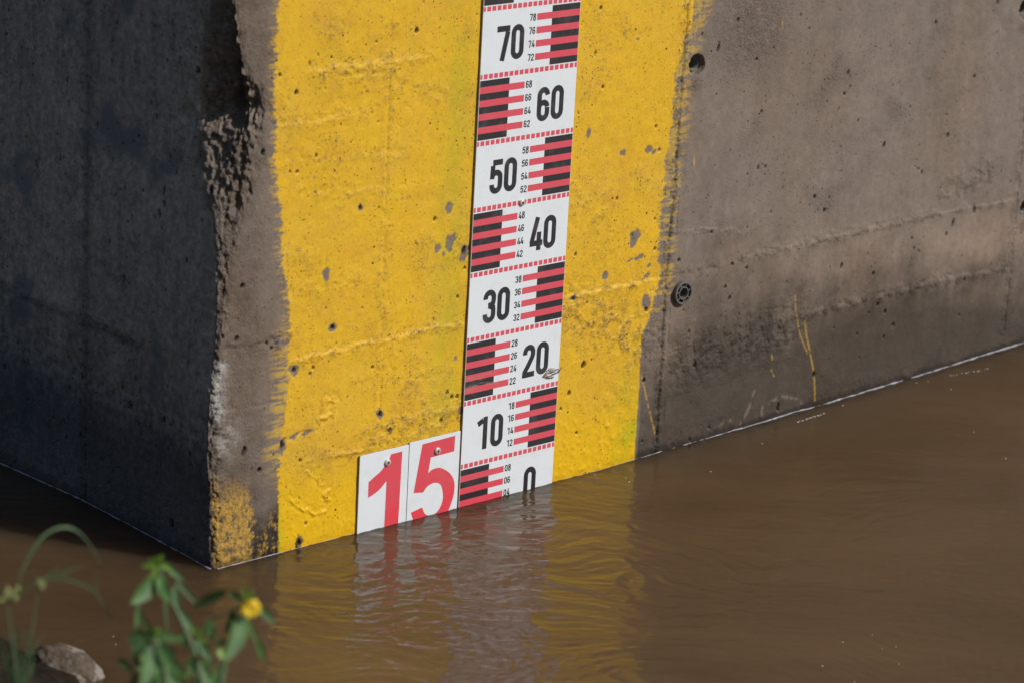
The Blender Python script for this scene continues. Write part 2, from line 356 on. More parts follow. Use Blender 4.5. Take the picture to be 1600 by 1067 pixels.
# recessed form-tie holes on the front face
HOLES = [(1089.5, 102), (1603, 15), (1603, 326)]
for px, py in HOLES:
    x0, z0 = on_front(px, py); i = box_front(x0-.04, x0+.04, z0-.06, z0+.04); d = np.hypot(X[i]-x0, z[i]-z0)
    d2 = d*(1+.06*perlin(X[i]/.008, z[i]/.008, 7))
    D[i] = np.maximum(D[i], .011*(1-smooth(.0150, .0172, d2))); D[i] = np.maximum(D[i], .055*(1-smooth(.0105, .0122, d)))
    PIT_[i] = np.maximum(PIT_[i], np.where(d < .0115, 1, .12*(1-smooth(.0150, .0172, d2))))
    bl = np.exp(-(((X[i]-x0-.002)/.014)**2+((z[i]-z0+.027)/.013)**2)); ROUGH[i] = np.maximum(ROUGH[i], .95*bl); D[i] -= .0012*bl*np.abs(fbm(X[i], z[i], .007, 2, 91))
xk, zk = on_front(1064, 457)
i = box_front(xk-.04, xk+.04, zk-.04, zk+.04); d = np.hypot(X[i]-xk, z[i]-zk); D[i] = np.maximum(D[i], .016*(1-smooth(.0135, .0150, d)))

# rough zones get lumpy relief
ROUGH = np.maximum(ROUGH, .55*smooth(.1, .6, fbm(s, z, .13, 3, 12))*np.where(front, 1, .8))
x0, z0 = on_front(1180, 40); ROUGH = np.maximum(ROUGH, np.where(front, .9*np.exp(-(((X-x0)/.09)**2+((z-z0)/.09)**2)**1.5), 0))
ROUGH = np.maximum(ROUGH, np.where(~front, .75*smooth(.17, .05, z+.12*Y-.02), 0))
ROUGH = np.maximum(ROUGH, np.where(front & (U < .11), .55*(1-smooth(.05, .11, U)), 0))
D += ROUGH*fbm(s, z, .007, 3, 13, .7)*.0009

# ---- the broken corner: a wandering chamfer with hollows, cut diagonally into the edge
kz = np.array([on_front(345, q)[1] for q in (-60, 0, 40, 90, 130, 170, 205, 235, 270, 300, 340, 380, 430, 480, 560, 610, 660, 720, 780, 840, 890)])[::-1]
kA = np.array([.020, .006, .014, .022, .032, .046, .048, .050, .050, .044, .034, .022, .012, .010, .008, .018, .014, .016, .014, .010, .010])[::-1]
kB = np.array([.050, .040, .050, .062, .068, .074, .074, .070, .060, .046, .032, .018, .010, .008, .006, .008, .010, .010, .008, .008, .008])[::-1]
A_ = np.interp(z, kz, kA); B_ = np.interp(z, kz, kB)
nz1 = fbm(s, z, .035, 4, 14, .6); nz2 = fbm(s, z, .012, 4, 15, .65)
A_ = A_*(1+.35*nz1); B_ = B_*(1+.35*fbm(s, z, .04, 4, 16))
cut = 1-(U/A_+V/B_)
hi = smooth(.60, .68, z); depth = np.minimum(1, .5*(cut+np.sqrt(cut*cut+.035+.16*hi)))*smooth(-.55-.7*hi, .05, cut)*(1/np.sqrt(1/A_**2+1/B_**2))*1.35
hollow = np.interp(z, kz[::1], np.array([.1, .1, .2, .3, .45, .6, .5, .3, .5, .4, .3, .2, .1, .1, .1, .3, .3, .3, .2, .1, .1])[::-1])
lowz = smooth(.70, .64, z)
depth = depth*(1+.5*hollow*(1-lowz))*(1-.36*lowz)
inzone = smooth(-.15, .30, cut)
lump = fbm(s, z*.9, .030, 3, 19, .55); lump2 = fbm(s, z, .011, 3, 20, .6)
depth += inzone*(nz2*(.009-.0068*lowz)*np.clip(B_/.05, .08, 1)+nz1*.006*np.clip(B_/.05, .06, 1)+lowz*(np.abs(lump)*.010-.002+lump2*.0022)*np.clip(B_/.05, .05, 1))
depth = np.maximum(depth, 0)
nx_, ny_ = 1/A_, 1/B_; nn = np.hypot(nx_, ny_); nx_ /= nn; ny_ /= nn
ROUGH = np.maximum(ROUGH, inzone)
# small knocks all along the edge
edge = np.exp(-((U+V)/.02)**2); D += edge*np.maximum(0, fbm(s, z, .016, 4, 18, .65)+.1)*.009
# the edge leans out a little at mid height
rim = (np.exp(-(U/.05)**2)*np.exp(-(V/.03)**2))
bow = np.interp(z, [.0, .10, .20, .30, .40, .55], [.002, .006, .012, .010, .003, 0.])*np.exp(-(U/.05)**2-(V/.10)**2)+.0022*fbm(s*0, z, .03, 4, 64, .6)*np.exp(-(U/.02)**2-(V/.03)**2)
dirx = np.where(front, 0., 1.); diry = np.where(front, 1., 0.)
corner_soft = np.exp(-(np.abs(s)/.006)**2)*.0
we = np.exp(-((U+V)/.012)**2)
XX = X+np.where(front, .7*we, 1-.3*we)*D+nx_*depth-bow; YY = Y+np.where(front, 1-.3*we, .7*we)*D+ny_*depth
# round the arris slightly where it is whole
arr = np.exp(-((U+V)/.005)**2)*.0006; XX += arr; YY += arr

# ---- surface colour (concrete, paint, stains, dirt, plus some painted bounce light and sky reflection)
def C(r_, g, b): return np.array([r_, g, b])
n_big = fbm(s, z, .22, 4, 31); n_mid = fbm(s, z, .05, 4, 32); n_sm = fbm(s, z, .012, 3, 33); n_str = fbm(s*1.0, z*.12, .02, 4, 34)
conc = C(.214, .172, .142)[None]*(1+.16*n_big+.16*n_mid+.14*n_sm+.10*n_str)[:, None]
warm = smooth(-.25, .4, fbm(s, z*.7, .18, 3, 35))[:, None]; conc = conc*(1-warm*np.array([0, .05, .10])[None])
conc *= (1-.28*np.clip(ROUGH, 0, 1)*smooth(-.4, .3, n_sm))[:, None]
lf = (~front)[:, None]
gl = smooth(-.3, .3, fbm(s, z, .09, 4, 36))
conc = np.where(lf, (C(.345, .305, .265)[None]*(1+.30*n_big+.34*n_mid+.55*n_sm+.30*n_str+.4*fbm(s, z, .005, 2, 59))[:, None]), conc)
nearc = (smooth(.13, .03, U)*front)[:, None]; mott = smooth(-.25, .35, fbm(s, z, .028, 5, 61, .7))[:, None]
conc = conc*(1-nearc*(.10+.26*mott)*np.array([.85, 1., 1.18])[None])
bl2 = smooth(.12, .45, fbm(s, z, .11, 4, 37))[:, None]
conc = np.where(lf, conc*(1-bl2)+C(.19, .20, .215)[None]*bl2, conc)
# damp zone rising from the water, right of the seam and on the left face
zx = X*1.0
lvl = np.interp(X, [-.45, .40, .52, .8, 1.0, 1.3], [.09, .14, .27, .25, .235, .20])
dampF = smooth(.12, -.10, z-lvl+.05*n_mid+.06*n_big+.02*n_str)
dampL = smooth(.14, -.10, z-.24+.05*n_big)*np.where(Y > 0, 1, 0)
damp = np.where(front, dampF*np.where(X > .38, 1, .35), dampL)
conc = conc*(1-damp[:, None]*np.where(lf, np.array([.70, .66, .58])[None], np.array([.66, .66, .66])[None]))  # left-face damp also turns bluish: sky reflection painted into the colour
sl = np.exp(-((Y-.331)/.012)**2)*(~front); conc = conc*(1-.45*sl[:, None]*(.7+.3*n_str[:, None]))
conc = np.where(lf & (Y > .345)[:, None], conc*1.10, conc)
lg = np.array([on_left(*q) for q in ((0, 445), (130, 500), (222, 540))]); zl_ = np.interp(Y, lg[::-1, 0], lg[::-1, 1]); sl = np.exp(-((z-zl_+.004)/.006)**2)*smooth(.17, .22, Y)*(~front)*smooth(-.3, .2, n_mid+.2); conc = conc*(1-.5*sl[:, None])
conc = np.where(front[:, None] & (X > .4)[:, None], conc*(1+.22*np.exp(-((z-lvl-.07)/.05)**2)*smooth(.5, .9, X))[:, None]*np.array([1.03, .99, .93])[None]**(smooth(.1, -.05, z-lvl-.08))[:, None], conc)
hb = (inzone*smooth(.64, .68, z))[:, None]; conc = conc*(1-hb)+C(.44, .36, .29)[None]*hb*(1+.5*n_mid+.4*n_sm)[:, None]  # upper corner hollow lightened: ambient bounce light put into the concrete colour
rust = .85*np.exp(-(s/.10)**2)[:, None]*smooth(0, .5, inzone)[:, None]
conc = conc*(1-rust)+rust*C(.185, .145, .112)[None]*(1+.3*n_sm+.25*n_mid)[:, None]
blk = smooth(.0, .35, fbm(s, z, .05, 4, 38))*inzone*smooth(.56, .66, z)   # dark blotches in the hollow of the broken edge
conc = conc*(1-.12*blk[:, None])
# white efflorescence on the chipped arris
x0, z0 = on_front(347, 610)
ef = np.exp(-((U-.008)/.012)**2)*np.exp(-(V/.010)**2)*smooth(z0-.055, z0-.035, z)*smooth(z0+.048, z0+.036, z)*smooth(-.5, .0, n_sm+n_mid*.5+.25)
x1, z1 = on_front(360, 685); ef = np.maximum(ef, .7*np.exp(-(((X-x1)/.022)**2+((z-z1)/.028)**2))*smooth(-.1, .35, n_sm+.1))
ef = np.clip(ef, 0, 1)[:, None]; conc = conc*(1-ef)+C(.47, .45, .42)[None]*ef
# pale mineral dribbles at the foot of the right wall
for pts in (((1110, 672), (1130, 660), (1143, 656)), ((1158, 662), (1170, 640), (1180, 610)), ((1203, 628), (1220, 618), (1245, 622), (1255, 632)), ((1060, 362), (1110, 357), (1165, 363)), ((1190, 655), (1192, 635))):
    A = [on_front(*q) for q in pts]; i = line_box(A, .02); d, _ = seg_dist(X[i]+n_sm[i]*.004, z[i]+n_sm[i]*.004, A)
    m = (np.exp(-(d/.0026)**2)*smooth(-.2, .3, n_sm[i]+.1))[:, None]*.45; conc[i] = conc[i]*(1-m)+C(.34, .27, .23)[None]*m
# ochre paint residue low on the corner
i = box_front(XC-.01, XC+.15, .0, .30); ux = X[i]-XC; zz = z[i]
lim = np.interp(ux, [0, .03, .06, .075, .10, .13], [.165, .155, .145, .085, .095, .10])
och = smooth(.02, -.03, zz-lim+.035*n_mid[i])*smooth(-.22, .12, 1.15*fbm(X[i], z[i]*.7, .009, 5, 39, .8)+.10-.30*smooth(.055, .075, ux))
dk = smooth(.055, .075, ux)*smooth(.02, -.02, zz-.10+.03*n_mid[i])
conc[i] = conc[i]*(1-.78*dk[:, None]); conc[i] = conc[i]*(1-och[:, None])+(C(.50, .30, .055)[None]*(1+.35*n_sm[i]+.5*fbm(X[i], z[i], .004, 2, 58))[:, None])*och[:, None]
# --- the yellow band
lb = np.array([(437, -60), (437, 0), (432, 60), (430, 120), (428, 165), (432, 200), (430, 250), (434, 300), (440, 330), (440, 400), (446, 430), (451, 480), (452, 510), (450, 560), (449, 610), (446, 640), (439, 680), (437, 710), (435, 760), (436, 900)])
rb = np.array([(1090, -60), (1086, 0), (1083, 35), (1073, 60), (1066, 90), (1055, 120), (1050, 200), (1040, 250), (1035, 300), (1030, 350), (1030, 400), (1029, 440), (1018, 480), (1005, 520), (1000, 560), (999, 600), (995, 660), (991, 712), (990, 760)])
L_ = np.array([on_front(*q) for q in lb]); R_ = np.array([on_front(*q) for q in rb])
lx = np.interp(z, L_[::-1, 1], L_[::-1, 0]); rx = np.interp(z, R_[::-1, 1], R_[::-1, 0])
brush = fbm(s*.16, z, .010, 4, 41, .7); brush2 = fbm(s*.3, z, .045, 3, 42)
low = smooth(.10, .14, z)
lbw = lx-(.008*brush+.003*brush2+.007*fbm(s*.35, z, .006, 3, 57, .8))*low-.002*n_sm; rbw = rx+(.009*brush+.006*brush2+.006*fbm(s*.35, z, .005, 3, 62, .8))*smooth(.16, .3, z)+.002*n_sm
inside = smooth(-.0012, .0012, X-lbw)*smooth(.0012, -.0012, X-rbw)
thinL = smooth(lx-.040, lx-.006, X)*(X < lbw+.002)*smooth(.14, .19, z)*smooth(.40, .34, z)
thinL = thinL*smooth(-.02, .12, fbm(s*.13, z, .012, 4, 43, .7)+.02)
thinL = np.maximum(thinL, smooth(lx-.020, lx-.002, X)*(X < lbw+.002)*smooth(.12, .16, z)*.75*smooth(-.02, .2, fbm(s*.14, z, .007, 4, 63, .8)))
thinR = smooth(rx+.034, rx+.006, X)*(X > rbw-.002)*smooth(.42, .55, z)
thinR = thinR*smooth(-.15, .15, fbm(s, z*.5, .02, 4, 44)+.0)*.75
thinR = np.maximum(thinR, (X > rbw-.002)*smooth(rx+.05, rx+.02, X)*.75*smooth(.02, .12, fbm(s*.2, z, .009, 3, 45, .7))*smooth(.24, .30, z))
paint = np.clip(np.maximum(inside, np.maximum(thinL, thinR)*.8), 0, 1)*front
# worn and flaked spots
def patch(px, py, r_, asp=1., seed=0, tilt=0.):
    x0, z0 = on_front(px, py); i = box_front(x0-.05, x0+.05, z0-.05, z0+.05); h = X[i]-x0; v = z[i]-z0
    c, sn = math.cos(tilt), math.sin(tilt); a = h*c+v*sn; b = (-h*sn+v*c)/asp
    q = np.hypot(a, b)+.45*r_*fbm(X[i]+seed, z[i], r_*1.2, 3, 46)*1.6
    m = 1-smooth(r_*.85, r_*1.0, q); paint[i] *= (1-m*.96); D2[i] = np.maximum(D2[i], .0006*m)
D2 = np.zeros_like(D)
for k, q in enumerate([(701,324,7,1.2),(704,380,9,1.3),(684,388,6,1.3),(725,396,8,1.8),(693,397,3,1),(508,430,7,1.3),(946,432,6,1),(895,466,7,.5),(920,209,4,2.4),(974,239,5.5,.9),(1014,233,7,.9),(1022,238,5,.8),
    (993,368,10,.8),(989,378,7,1.6),(1000,402,9,.4),(985,407,6,.3),(946,430,5,1.2),(563,325,4.5,1.2),(594,647,6,1),(459,578,8,1),(520,512,6,1.2),(467,847,6,1.8),(997,62,3,1),(1010,470,9,1.4),(1012,430,6,.5),(1015,415,5,.5),(460,681,10,.35),(480,675,10,.25),(441,697,6,2),(720,640,4,1.4),(712,560,3,1)]):
    patch(q[0], q[1], q[2]*.00115, q[3], k*3.7, .25 if q[3] < 1 else -.15)
wear = smooth(.30, .62, fbm(s, z, .03, 5, 47, .75)*.75+.35*np.clip(ROUGH, 0, 1)+.06); paint *= 1-.85*wear*smooth(.02, .12, z-.035)*smooth(.02, .25, fbm(s, z, .006, 3, 48))
fine = smooth(.38, .50, fbm(s, z, .009, 3, 49, .8)*.9+.22*np.clip(ROUGH, 0, 1)); paint *= 1-.75*fine*smooth(.12, .2, z)
yel = C(.76, .455, .024)[None]*(1+.05*n_big+.05*n_mid+.05*n_sm)[:, None]*np.ones((len(s), 1))
pale = smooth(-.2, .5, fbm(s, z, .14, 4, 50))[:, None]*smooth(.10, .2, z)[:, None]
yel = yel*(1-.35*pale)+C(.70, .44, .060)[None]*.35*pale
thick = smooth(.2, .5, fbm(s, z*.6, .05, 4, 51))[:, None]; yel = yel*(1-.5*thick)+C(.80, .51, .014)[None]*.5*thick
dirt = np.clip(.55*ROUGH*smooth(-.3, .4, n_sm)+.35*smooth(.15, .6, fbm(s, z, .07, 4, 52)), 0, 1)[:, None]
yel = yel*(1-.55*dirt)+C(.38, .215, .055)[None]*.55*dirt
och2 = smooth(.0, .5, fbm(s, z*1.3, .10, 5, 60, .65)+.15*n_sm)[:, None]*smooth(.09, .16, z)[:, None]
yel = yel*(1-.42*och2)+C(.66, .345, .035)[None]*.42*och2
grit = smooth(.18, .40, fbm(s, z, .0075, 3, 55, .8)*.8+.30*np.clip(ROUGH, 0, 1)+.12*fbm(s, z, .08, 3, 56))[:, None]*.5
yel = yel*(1-grit)+C(.30, .165, .05)[None]*grit
lowp = smooth(.17, .10, z+.02*n_mid)[:, None]; yel = yel*(1-.6*lowp)+C(.82, .50, .004)[None]*.6*lowp
# faint algae: beside the gauge's left edge and low near the band's right edge
al = np.maximum(.6*np.exp(-((X+.035)/.030)**2)*smooth(.1, .25, z), .95*np.exp(-((X-rx+.012)/.045)**2)*smooth(.30, .08, z))*smooth(-.5, .3, n_mid+n_big)
al = np.clip(np.maximum(al, .8*np.exp(-((X-lx)/.008)**2)*smooth(.14, .05, z)), 0, 1)[:, None]
yel = yel*(1-al*np.array([.34, .06, .0])[None])
thin = (np.maximum(thinL, thinR)*(1-inside))[:, None]*np.ones((1, 3)); yel = yel*(1-.40*thin)+.40*thin*C(.40, .34, .10)[None]
wl0 = np.where(front, np.interp(X, [-.45, .30, .41, .66, .925, 1.35, 1.8], [.0348, .0350, .0385, .0450, .0520, .0685, .075]), .036)
tide = (smooth(.014, .004, z-wl0+.006*n_sm+.005*n_mid)*.5)[:, None]; conc = conc*(1-tide); yel = yel*(1-tide*np.array([.15, .25, .3])[None])
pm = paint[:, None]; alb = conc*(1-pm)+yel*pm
# yellow dribbles and spatters on the bare wall
for pts, w_ in ((((1243, 462), (1245, 492), (1250, 522), (1262, 552)), .0014), (((1257, 503), (1264, 540), (1272, 580)), .0021), (((1273, 590), (1274, 625)), .0019), (((1002, 585), (1012, 630), (1024, 680)), .0016), (((1085, 243), (1085, 262)), .0016), (((1206, 555), (1207, 562)), .0016), (((1205, 577), (1210, 588)), .0013), (((1223, 35), (1224, 45)), .0016)):
    A = [on_front(*q) for q in pts]; i = line_box(A, .008); d, _ = seg_dist(X[i], z[i], A)
    m = ((1-smooth(w_*.6, w_*1.1, d))*smooth(-.45, -.1, fbm(X[i], z[i], .008, 2, 53)))[:, None]*.55; alb[i] = alb[i]*(1-m)+C(.70, .42, .03)[None]*m
i = np.where(front & (X > rbw) & (X < .52))[0]; sp = smooth(.42, .5, fbm(s[i], z[i], .007, 2, 54))*smooth(.06, .0, X[i]-rbw[i])*.8*smooth(.3, .5, z[i]); alb[i] = alb[i]*(1-sp[:, None])+C(.7, .45, .05)[None]*sp[:, None]
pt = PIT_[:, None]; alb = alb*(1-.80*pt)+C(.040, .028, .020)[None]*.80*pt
sm_ = np.zeros(len(s)); A = [on_front(*q) for q in seam]; i = line_box(A, .02); d, _ = seg_dist(X[i], z[i], A); sm_[i] = np.exp(-(d/.0035)**2)*smooth(-.4, .3, n_sm[i]+.1)*.6
alb = alb*(1-.7*sm_[:, None]); alb = np.clip(alb, .012, .9)
wetl = smooth(.10, .045, z+.02*n_sm)
rgh = np.where(front, .72-.30*paint-.28*wetl, .66-.20*bl2[:, 0]-.42*smooth(.20, .05, z+.06*n_mid))
rgh = np.clip(rgh+.05*n_mid, .2, .95)
YY += np.where(front, D2, 0)

P3 = np.stack([XX, YY, z], 1).reshape(NS, NZ, 3)
ds = np.gradient(P3, axis=0); dz = np.gradient(P3, axis=1)
NR = np.cross(ds, dz); NR /= np.linalg.norm(NR, axis=2, keepdims=True)+1e-12
P3 = P3.reshape(-1, 3); NR = NR.reshape(-1, 3)
idx = np.arange(NS*NZ).reshape(NS, NZ)
quad = np.stack([idx[:-1, :-1], idx[1:, :-1], idx[1:, 1:], idx[:-1, 1:]], -1).reshape(-1, 4)
isy = (paint[quad].mean(1) > .5) & (front[quad].all(1)) & (X[quad].mean(1) > lx[quad].mean(1)-.05)
pier = empty('concrete_pier', (XC, 0, 0), 'weathered grey concrete bridge pier corner with a yellow painted band rising from brown water', 'bridge pier')
def sub_mesh(name, mask, root):
    f = quad[mask]; used, inv = np.unique(f, return_inverse=True); f = inv.reshape(-1, 4)
    o = new_mesh_obj(name, P3[used], f, MW, None, True, quads=True); me = o.data
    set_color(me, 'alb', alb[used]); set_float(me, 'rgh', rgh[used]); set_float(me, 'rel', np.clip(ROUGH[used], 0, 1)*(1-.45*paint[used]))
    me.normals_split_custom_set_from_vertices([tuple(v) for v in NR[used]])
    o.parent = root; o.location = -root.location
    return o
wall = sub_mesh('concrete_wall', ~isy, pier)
band = sub_mesh('painted_band', isy, pier); band['label'] = 'yellow painted vertical band behind the gauge'
# top and the body beyond (coarse closure of the block)
cap = new_mesh_obj('pier_top', [(XC, 0, 2.6), (XC+6.5, 0, 2.6), (XC+6.5, 6, 2.6), (XC, 6, 2.6), (XC+6.5, 0, -1.6), (XC+6.5, 6, -1.6)],
                   [(0, 1, 2, 3), (1, 4, 5, 2)], mat_simple('plain_concrete', (.2, .17, .15), .8), None, False)
cap.parent = pier; cap.location = -pier.location
# form-tie sleeves and the star plug
M_PVC = mat_simple('old_plastic', (.10, .095, .088), .5, var=.3, sc=300)
def lathe(prof, n=40, a0=0, a1=2*math.pi):
    vs, fs = [], []; full = abs(a1-a0-2*math.pi) < 1e-6; m = n if full else n+1
    for k in range(m):
        a = a0+(a1-a0)*k/n
        for (rr, h) in prof: vs.append((rr*math.cos(a), -h, rr*math.sin(a)))
    q = len(prof)
    for k in range(n):
        k2 = (k+1) % m
        for j in range(q-1): fs.append((k*q+j, k2*q+j, k2*q+j+1, k*q+j+1))
    return vs, fs
for px, py in HOLES:
    x0, z0 = on_front(px, py); vs, fs = lathe([(.0118, -.020), (.0118, -.0095), (.0104, -.0095), (.0104, -.055)])
    o = new_mesh_obj('tie_sleeve', vs, fs, M_PVC); o.location = (x0, 0, z0); child(o, pier)
vs, fs = [], []
def add(v, f):
    b = len(vs); vs.extend(v); fs.extend([tuple(i+b for i in q) for q in f])
v, f = lathe([(.0190, -.010), (.0190, .0065), (.0182, .0075), (.0160, .0075), (.0155, .0060), (.0155, -.008)], 48); add(v, f)
v, f = lathe([(.0108, -.008), (.0108, .0062), (.0104, .0068), (.0090, .0068), (.0086, .0060), (.0086, -.012)], 48); add(v, f)
v, f = lathe([(.0160, -.002), (.0100, -.002)], 48); add(v, f)
v, f = lathe([(.0100, -.011), (.0001, -.011)], 48); add(v, f)
for k in range(7):
    a = 2*math.pi*k/7+.3; ca, sa = math.cos(a), math.sin(a); tx, tz = -sa*.0008, ca*.0008
    p = [(ca*r1+sg*tx, -h, sa*r1+sg*tz) for r1 in (.0100, .0160) for h in (-.002, .0062) for sg in (-1, 1)]
    add(p, [(2, 3, 7, 6), (0, 2, 6, 4), (1, 5, 7, 3)])
plug = new_mesh_obj('tie_plug', vs, fs, mat_simple('plug_plastic', (.135, .125, .115), .55, var=.35, sc=350), None, False)
plug.location = (xk, .0, zk); child(plug, pier); plug['label'] = 'round dark plastic plug with seven spokes set in the wall'

# ---------------------------------------------------------------- boards and their print
FY = -.0042                        # front plane of the boards
def board(name, x0, x1, z0, z1, root, wob=0.):
    r_ = .0012; yb, yf = FY+.0024, FY
    out = [(x0+r_, z0), (x1-r_, z0), (x1, z0+r_), (x1, z1-r_), (x1-r_, z1), (x0+r_, z1), (x0, z1-r_), (x0, z0+r_)]
    V_, F_ = [], []; e = .0003
    cx, cz = (x0+x1)/2, (z0+z1)/2
    def ins(p, d): return (p[0]-math.copysign(d, p[0]-cx), p[1]-math.copysign(d, p[1]-cz))
    n = len(out)
    for p in out: V_.append((p[0], yb, p[1]))
    for p in out: V_.append((p[0], yf+e, p[1]))
    for p in out: q = ins(p, e); V_.append((q[0], yf, q[1]))
    for k in range(n):
        a, b = k, (k+1) % n; F_ += [(a, b, b+n, a+n), (a+n, b+n, b+2*n, a+2*n)]
    F_.append(tuple(2*n+k for k in range(n))); F_.append(tuple(reversed(range(n))))
    o = new_mesh_obj(name, V_, F_, [M_WHITE, M_EDGE], None, False)
    for k, pol in enumerate(o.data.polygons):
        if k < 2*n and k % 2 == 0: pol.material_index = 1
    return child(o, root)
def flat(name, polys, m, y, root):             # polys: list of 2-D polygons (x,z) laid on the plane y
    V_, F_ = [], []
    for P in polys:
        b = len(V_); V_ += [(p[0], y, p[1]) for p in P]
        for t in tessellate_polygon([[Vector((p[0], p[1], 0)) for p in P]]):
            a, c, d = [Vector((P[q][0], P[q][1])) for q in t]
            if (c-a).x*(d-a).y-(c-a).y*(d-a).x < 0: t = (t[0], t[2], t[1])
            F_.append(tuple(b+q for q in t))
    return child(new_mesh_obj(name, V_, F_, m, None, False), root)
def rect(x0, x1, z0, z1): return [(x0, z0), (x1, z0), (x1, z1), (x0, z1)]
def arc(cx, cy, rx, ry, a0, a1, n=12): return [(cx+rx*math.cos(R(a0+(a1-a0)*k/n)), cy+ry*math.sin(R(a0+(a1-a0)*k/n))) for k in range(n+1)]
def ribbon(pts, t, closed=False):              # quads of a stroke of thickness t with mitred joints
    n = len(pts); Ls, Rs = [], []
    for k in range(n):
        p = Vector(pts[k])
        a = Vector(pts[(k-1) % n]) if (closed or k > 0) else None; b = Vector(pts[(k+1) % n]) if (closed or k < n-1) else None
        d1 = (p-a).normalized() if a is not None else (b-p).normalized(); d2 = (b-p).normalized() if b is not None else d1
        n1 = Vector((-d1.y, d1.x)); n2 = Vector((-d2.y, d2.x)); m = (n1+n2).normalized(); c = max(.45, m.dot(n1))
        Ls.append(tuple(p+m*(t/2/c))); Rs.append(tuple(p-m*(t/2/c)))
    q = []
    for k in range(n if closed else n-1):
        k2 = (k+1) % n; q.append([Rs[k], Rs[k2], Ls[k2], Ls[k]])
    return q
def glyph(ch, w_, h_, t):                      # strokes of a condensed grotesque digit, in metres, lower left at 0,0
    e = t/2; x0, x1, y0, y1 = e, w_-e, e, h_-e; cx = (x0+x1)/2; rx = (x1-x0)/2; ry = rx*1.05
    def top(a0=180, a1=0): return arc(cx, y1-ry, rx, ry, a0, a1)
    def bot(a0=0, a1=-180): return arc(cx, y0+ry, rx, ry, a0, a1)
    H = h_
    if ch == '0': return [(top(180, 0)+bot(0, -180), True)]
    if ch == '1': return [([(x1-w_*.15, 0), (x1-w_*.15, H)], False), ([(x0-.1*w_, H*.80), (x1-w_*.15-e, H*.90)], False)]
    if ch == '2': return [([(x0, H*.70)]+top(180, 0)+[(x1, H*.68), (x1-.08*w_, H*.58), (cx, H*.38), (x0+.03*w_, H*.17), (x0, 0)], False), ([(x0+e*.6, e), (w_, e)], False)]
    if ch == '3': return [([(x0, H*.72)]+top(180, 0)+[(x1, H*.68), (x1-.05*w_, H*.58), (cx+.06*w_, H*.53), (cx-.10*w_, H*.525)], False), ([(cx-.06*w_, H*.522), (cx+.10*w_, H*.50), (x1-.03*w_, H*.45), (x1, H*.37)]+bot(0, -180)+[(x0, H*.28)], False)]
    if ch == '4': return [([(cx+.10*w_, H), (x0, H*.24)], False), ([(x0-.14*w_, H*.22), (w_*1.06, H*.22)], False), ([(x1-.07*w_, H*.55), (x1-.07*w_, 0)], False)]
    if ch == '5': return [([(w_*.98, H-e), (x0+.04*w_, H-e)], False), ([(x0+.05*w_, H-t), (x0+.02*w_, H*.44)], False), ([(x0+.02*w_, H*.50)]+arc(cx, H*.62-ry*.85, rx, ry*.85, 140, 0, 8)+bot(0, -180)+[(x0, H*.28)], False)]
    if ch == '6': return [(top(2, 180)+bot(180, 360)+[(x1, H*.40)], False), (arc(cx, H*.545-ry*.8, rx, ry*.8, 0, 165, 9), False)]
    if ch == '7': return [([(0, H-e), (w_, H-e)], False), ([(x1+.02*w_, H-t), (x0+.28*w_, 0)], False)]
    if ch == '8': return [(arc(cx, H*.76, rx*.94, H*.24-e, 0, 360, 20)[:-1], True), (arc(cx, H*.29, rx, H*.29-e+t*.25, 0, 360, 20)[:-1], True)]
    if ch == '9': return []
def number(name, txt, x0, z0, cw, ch_, gap, t, m, y, root):
    polys = []; V_, F_ = [], []
    for k, c in enumerate(txt):
        for j, (st, cl) in enumerate(glyph(c, cw, ch_, t)):
            for q in ribbon(st, t, cl):
                b = len(V_); V_ += [(p[0]+x0+k*(cw+gap), y-.00003*j, p[1]+z0) for p in q]; F_.append((b, b+1, b+2, b+3))
    me_o = new_mesh_obj(name, V_, F_, m, None, False)
    for pol in me_o.data.polygons:
        pass
    return child(me_o, root)
def screw(x0, z0, root, rad=.0052, tilt=0.3):
    v, f = lathe([(rad*.98, -.001), (rad, .0012), (rad*.93, .0024), (rad*.55, .0030), (.0001, .0032)], 28)
    o = new_mesh_obj('screw', v, f, M_SCREW); o.location = (x0, FY-.0002, z0); child(o, root)
    V_, F_ = [], []
    for a in (tilt, tilt+math.pi/2):
        ca, sa = math.cos(a), math.sin(a); L, W_ = rad*.52, rad*.14
        b = len(V_); y = -.00345 if a == tilt else -.00348
        V_ += [(ca*L*i-sa*W_*j, y, sa*L*i+ca*W_*j) for i, j in ((-1, -1), (1, -1), (1, 1), (-1, 1))]; F_.append((b, b+1, b+2, b+3))
    c = new_mesh_obj('cross_slot', V_, F_, M_SLOT, o, False)
    return o

